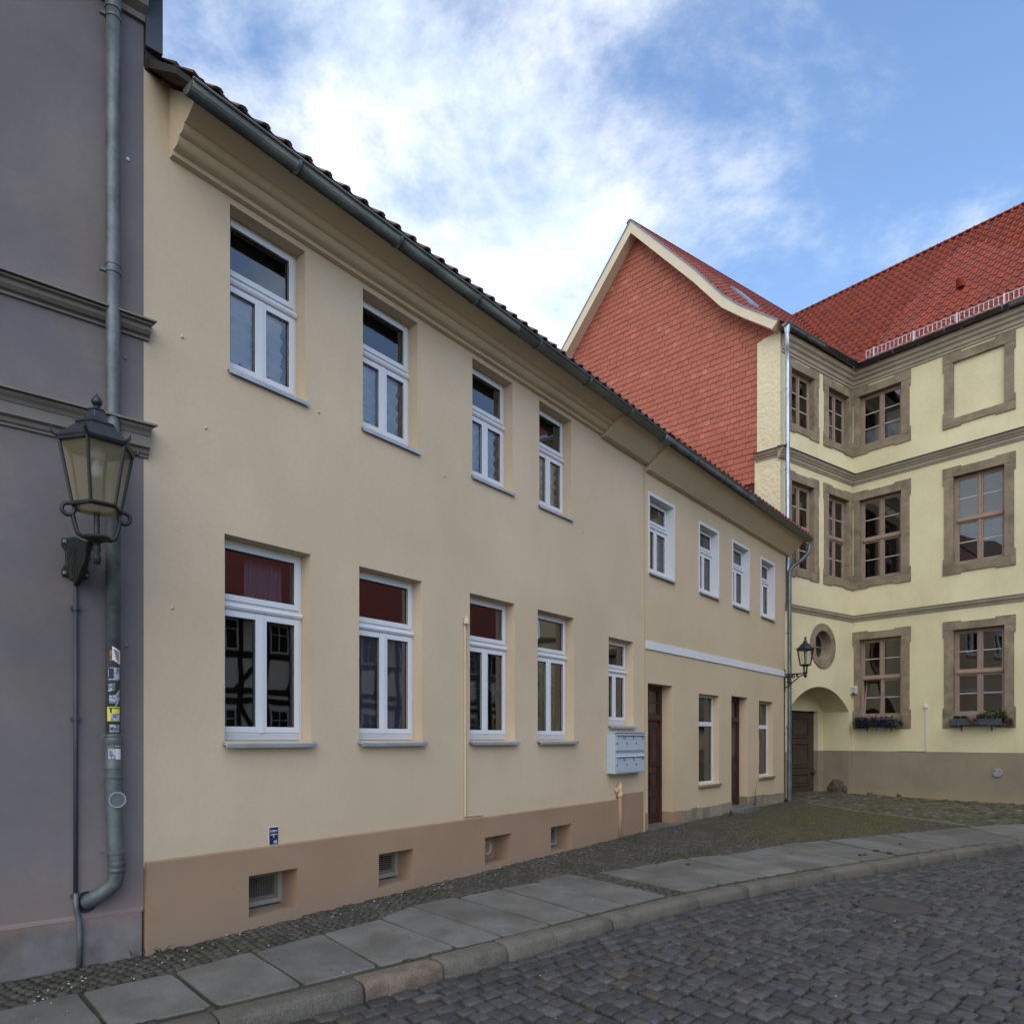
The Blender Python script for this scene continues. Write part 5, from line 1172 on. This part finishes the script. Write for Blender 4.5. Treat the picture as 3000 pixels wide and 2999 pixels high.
co = thing('cable_conduit', 'pale surface conduit running up the yellow front to a switch box', 'conduit', YM.f(1.9, 0, 1.3))
m = MB(YM); m.box(1.905, 1.93, -.02, 0, 1.315, 2.44); m.box(1.22, 1.9045, -.018, 0, 1.306, 1.328); m.build('trunking', MT['offwhite'], co)
m = MB(YM); m.box(1.88, 1.955, -.05, 0, 2.441, 2.53); m.build('switch_box', MT['white'], co, bevel=.006)
di = thing('wall_disc', 'round pale grey cover plate on the grey brown plinth', 'cover plate', YM.f(3.53, 0, .81))
m = MB(YM); m.rings([[(3.53+r*math.cos(t*math.pi/14), y, .81+r*math.sin(t*math.pi/14)) for t in range(28)] for r, y in ((.105, -.003), (.105, -.028), (.098, -.034), (.0, -.034))], caps=True); m.build('plate', MT['discgrey'], di, autos=40)
for x in (-.06, .06):
    m = MB(YM); m.box(3.53+x-.012, 3.53+x+.012, -.038, -.033, .84, .865); m.build('screw', MT['dark'], di)

# ------------------------------------------------------------------ flower boxes
def flower_box(a0, a1, z, lab, kind):
    o = thing('flower_box', lab, 'flower box', YM.f((a0+a1)/2, -.15, z))
    m = MB(YM); m.rings([[(a0+.02, -.20, z), (a1-.02, -.20, z), (a1-.02, -.06, z), (a0+.02, -.06, z)], [(a0, -.23, z+.16), (a1, -.23, z+.16), (a1, -.045, z+.16), (a0, -.045, z+.16)]]); m.build('trough', MT['box'], o, bevel=.008)
    for x in (a0+.22, a1-.28):
        m = MB(YM); m.box(x, x+.025, -.225, .0, z-.03, z-.002); m.box(x, x+.025, -.03, .0, z-.14, z-.03); m.tube([(x+.012, -.235, z-.03), (x+.012, -.238, z+.17)], .008, 5); m.build('bracket', MT['zincpipe'], o)
    lf = MB(); lf.rings([[(-.3, 0, 0), (.3, 0, 0)], [(-.55, .5, .12), (.55, .5, .12)], [(-.1, 1, 0), (.1, 1, 0)]], caps=False)
    def blobs(nm, n, f, mat, sz):
        m = lf.mesh(nm, MT[mat]); it = []
        for _ in range(n):
            p = f(); it.append((m, Matrix.Translation(YM.f(*p)) @ Matrix.Rotation(R.uniform(0, 6.3), 4, 'Z') @ Matrix.Rotation(R.uniform(-1.2, 1.6), 4, 'X') @ Matrix.Scale(R.uniform(.6, 1.3)*sz, 4)))
        join_mesh(nm, it, MT[mat], o)
    if kind == 0:
        def fp():
            a = R.uniform(a0-.05, a1+.08); h = R.gauss(0, .07); return (a, R.uniform(-.30, -.08), z+.14+h - .16*R.random()*(1 if R.random() < .7 else 0))
        blobs('foliage', 500, fp, 'flowerleaf', .045)
        def pp():
            a = R.choice([R.gauss(a0+.18, .12), R.gauss(a1-.40, .13), R.uniform(a0, a1)]); return (a, R.uniform(-.33, -.20), z+R.uniform(-.04, .22))
        blobs('purple_flowers', 620, pp, 'purple', .035)
        blobs('red_flowers', 26, lambda: (R.gauss((a0+a1)/2-.06, .10), R.uniform(-.30, -.2), z+.19+R.uniform(-.02, .05)), 'red', .042)
        blobs('pale_flowers', 26, lambda: (R.uniform(a0+.4, a1), R.uniform(-.30, -.22), z+.17+R.uniform(-.02, .03)), 'petal', .026)
    else:
        def fp():
            if R.random() < .25: return (R.uniform(a0+.08, a0+.42), R.uniform(-.2, -.1), z+.16+R.uniform(0, .06))
            t = R.random(); a = a0+.62+t*.62; return (a, R.uniform(-.26, -.06), z+.14+R.random()*(.10+.12*math.sin(t*2.6)))
        blobs('foliage', 560, fp, 'flowerleaf', .042)
        blobs('dry_flowers', 90, lambda: (R.gauss((a0+a1)/2-.02, .07), R.uniform(-.26, -.2), z+.06+R.uniform(-.05, .13)), 'dry', .035)
        blobs('trailing_dry_flowers', 170, lambda: (R.uniform(a1-.02, a1+.20), R.uniform(-.16, -.05), z+R.uniform(-.01, .17)), 'dry', .038)
        blobs('pale_flowers', 20, lambda: (R.uniform(a0+.1, a1), R.uniform(-.26, -.2), z+.18+R.uniform(-.02, .06)), 'petal', .02)
flower_box(.19, 1.33, 1.985, 'flower box spilling dark purple petunias under the tilted window', 0)
flower_box(2.52, 3.68, 1.97, 'slate grey flower box with yellow green plants and dry flowers', 1)

# ------------------------------------------------------------------ curtains, blinds and ornaments behind the panes
def curtain(fr, name, lab, cat, a0, a1, z0, z1, y, mat, fold=.012, fn=9, scal=0, hor=False, group=None, gap=None):
    o = thing(name, lab, cat, fr.f((a0+a1)/2, y, z0), group); m = MB(fr); nx, nz = 40, 26
    def P(i, k):
        a = a0+(a1-a0)*i/nx; t = k/nz; zb = z0 - (scal*abs(math.sin((a-a0)/(a1-a0)*math.pi*4)) if scal else 0); z = zb+(z1-zb)*t
        d = fold*(math.sin(2*math.pi*fn*i/nx)+.4*math.sin(2*math.pi*fn*2.3*i/nx+1))*(.4+.6*(1-t))
        if hor: d += .022*math.sin(2*math.pi*(z-z0)/.135 + .8*math.sin(5*a))
        return (a, y+d, z)
    I = [[m.pt(*P(i, k)) for k in range(nz+1)] for i in range(nx+1)]
    for i in range(nx):
        for k in range(nz): m.face((I[i][k], I[i+1][k], I[i+1][k+1], I[i][k+1]))
    m.build('cloth', MT[mat], o, smooth=True)
    if scal:
        m = MB(fr); pts = [(a0+(a1-a0)*i/80, y-.012, z0-scal*abs(math.sin(i/80*math.pi*4))) for i in range(81)]; m.tube(pts, .006, 5); m.build('hem', MT['hem'], o)
        m = MB(fr)
        for _ in range(44):
            a = R.uniform(a0, a1); z = z0 + R.uniform(.0, .22) - scal*.2; r = R.uniform(.009, .018); st_ = []
            for q in range(10): rr = r if q % 2 == 0 else r*.42; st_.append((a+rr*math.sin(q*math.pi/5), z+rr*math.cos(q*math.pi/5)))
            m.poly(st_, y-.022, y-.020)
        tag(m.build('stars', MT['hem'], o), kind='stuff')
    return o
nm = ['behind the upper window nearest the grey house', 'behind the second upper window from the grey house', 'behind the third upper window from the grey house', 'behind the upper window nearest the low house']
for (a, b), s_ in zip(UP, nm): curtain(T, 'net_curtain', 'white scalloped net curtain ' + s_, 'curtain', a+.06, b-.12, 4.97, 5.60, Y0+.056, 'net', .006, 7, .045, True, 'net curtains on the upper floor')
curtain(T, 'lilac_curtain', 'lilac curtain filling the second ground floor window of the tall house', 'curtain', LO[1][0]+.04, LO[1][1]-.05, 1.70, 2.80, Y0+.07, 'purplecloth', .012, 8)
curtain(T, 'side_curtain', 'sheer curtain hanging inside the ground floor window nearest the lantern', 'curtain', LO[0][0]+.42, LO[0][1]-.05, 2.86, 3.3, Y0+.24, 'purplecloth', .02, 9)
def blind(fr, lab, a0, a1, z0, z1, y, step=.075):
    o = thing('pleated_blind', lab, 'blind', fr.f((a0+a1)/2, y, z0)); z = z0
    while z < z1: 
        m = MB(fr); m.quad((a0, y, z), (a1, y, z), (a1, y+.012, z+step-.006), (a0, y+.012, z+step-.006)); m.build('slat', MT['blind'], o); z += step
blind(T, 'pale pleated blind in the third ground floor window behind the wicker heart', LO[2][0]+.05, LO[2][1]-.12, 1.7, 2.72, Y0+.20)
blind(T, 'pale pleated blind in the fourth ground floor window of the tall house', LO[3][0]+.05, LO[3][1]-.12, 1.7, 2.72, Y0+.12, .085)
blind(YM, 'white pleated blind inside the top floor window by the roof corner', .82, 1.26, 10.27, 10.56, .26, .035)
curtain(YM, 'half_curtain', 'white half curtain in the lower panes of the top floor window', 'curtain', .27, 1.25, 9.82, 10.26, .24, 'net', .010, 8)
curtain(LH, 'net_curtain', 'patterned net curtain in the first upper window of the low house', 'curtain', .62, 1.0, 4.52, 5.25, .24, 'net', .014, 6)
ht_ = thing('wicker_heart', 'white wicker heart on a green ribbon hanging in the third ground floor window', 'ornament', T.f(4.49, Y0+.09, 1.7))
hc = (4.49, 2.34); m = MB(T)
hp = lambda t, k=1: (hc[0]+k*.105*math.sin(t)**3*1.15, Y0+.075+.012*math.sin(5*t), hc[1]+k*.0085*(13*math.cos(t)-5*math.cos(2*t)-2*math.cos(3*t)-math.cos(4*t)))
m.tube([hp(2*math.pi*i/36) for i in range(37)], .011, 5)
for _ in range(46):
    p, q = hp(R.uniform(0, 6.28), R.uniform(.6, 1)), hp(R.uniform(0, 6.28), R.uniform(.6, 1)); m.tube([p, tuple((p[i]+q[i])/2+R.uniform(-.012, .012) for i in range(3)), q], .0045, 4)
m.build('wicker', MT['straw'], ht_)
m = MB(T); rs = [(hc[0]-.02-.012, 2.16), (hc[0]-.005, 2.16), (hc[0]+.012, 2.0), (hc[0]+.03, 1.70), (hc[0]-.055, 1.70), (hc[0]-.045, 2.0)]; m.poly(rs, Y0+.070, Y0+.076); m.build('ribbon', MT['green'], ht_)
fg = thing('figurine', 'small pale figurine standing inside the ground floor window nearest the lantern', 'figurine', T.f(1.17, Y0+.10, 1.70))
m = MB(T); m.lathe([(.035, 1.70), (.03, 1.74), (.022, 1.80), (.03, 1.86), (.034, 1.90), (.018, 1.935), (.024, 1.96), (.026, 1.985), (.012, 2.01)], (1.175, Y0+.10, 0), 12); m.tube([(1.195, Y0+.10, 1.90), (1.225, Y0+.10, 1.94), (1.215, Y0+.10, 1.99)], .009, 6); m.build('body', MT['straw'], fg, smooth=True)
po = thing('window_poster', 'white printed opening hours poster in the shop window nearest the downpipe', 'poster', LH.f(5.6, .155, 1.0))
m = MB(LH); m.box(5.40, 5.76, .153, .156, 1.02, 1.60); m.build('sheet', MT['paper'], po)
m = MB(LH); zc = 1.44
for k in range(11): m.box(5.43, 5.72-.05*(k % 3), .1505, .1525, zc-k*.037, zc-k*.037+(.020 if k in (0, 3, 4) else .012))
tag(m.build('print', MT['print'], po), kind='stuff')

# ------------------------------------------------------------------ weeds and litter
def weed(lab, wp, n, h, stalk):
    o = thing('weed', lab, 'weed', wp); 
    lf = MB(); lf.rings([[(-.06, 0, 0), (.06, 0, 0)], [(-.13, .5, .05), (.13, .5, .05)], [(-.02, 1, -.05), (.02, 1, -.05)]], caps=False); me = lf.mesh('leaf', MT['leaf'])
    if stalk:
        m = MB(); m.tube([tuple(wp), (wp.x+.01, wp.y, wp.z+h*.5), (wp.x+.03, wp.y-.01, wp.z+h)], [.006, .005, .002], 5); m.build('stalk', MT['leaf'], o)
        for k in range(n):
            t = .05+.9*k/n; p = wp + Vector((.03*t, -.01*t, h*t)); inst('leaf', me, o, Matrix.Translation(p) @ Matrix.Rotation(k*2.4, 4, 'Z') @ Matrix.Rotation(.35, 4, 'X') @ Matrix.Scale(.16*(1.05-t), 4))
    for k in range(n):
        p = wp + Vector((R.uniform(-.12, .12), R.uniform(-.08, .08), 0)); inst('leaf', me, o, Matrix.Translation(p) @ Matrix.Rotation(R.uniform(0, 6.3), 4, 'Z') @ Matrix.Rotation(R.uniform(.5, 1.4), 4, 'X') @ Matrix.Scale(R.uniform(.05, .12), 4))
weed('tall spindly weed growing from the plinth beside the second brown door', LH.f(4.95, -.05, .11), 16, .62, True)
weed('low tuft of weeds at the foot of the sandstone plinth before the second door', LH.f(3.35, -.06, .10), 14, 0, False)
weed('tuft of weeds at the foot of the dark downpipe', LH.f(7.0, -.08, .12), 16, 0, False)
weed('small clump of weeds at the joint between grey house and brown plinth', T.f(.03, -.07, .0), 8, 0, False)
for k, (a, lab) in enumerate(((.55, 'tuft of grass at the foot of the yellow front near the arch'), (1.3, 'tuft of grass at the foot of the yellow front under the conduit'))): weed(lab, YM.f(a, -.05, .10), 16, 0, False)
lt = thing('dead_leaves', 'few curled dead leaves lying on the far pavement slabs', 'leaves', TW(8.0, 3.3, gz(8, 3.3)))
lf = MB(); lf.rings([[(-.02, 0, 0), (.02, 0, 0)], [(-.045, .05, .02), (.05, .05, .012)], [(-.01, .11, .0), (.01, .11, .0)]], caps=False); lm = lf.mesh('leaf', MT['dark'])
for s_, o_ in ((7.9, 3.35), (8.05, 3.42), (8.3, 3.62), (8.4, 3.5), (5.95, 1.75), (9.3, 3.6), (10.2, 3.5), (7.55, 2.6)): inst('leaf', lm, lt, Matrix.Translation(TW(s_, o_, gz(s_, o_)+.008)) @ Matrix.Rotation(R.uniform(0, 6), 4, 'Z') @ Matrix.Scale(R.uniform(.5, .95), 4))
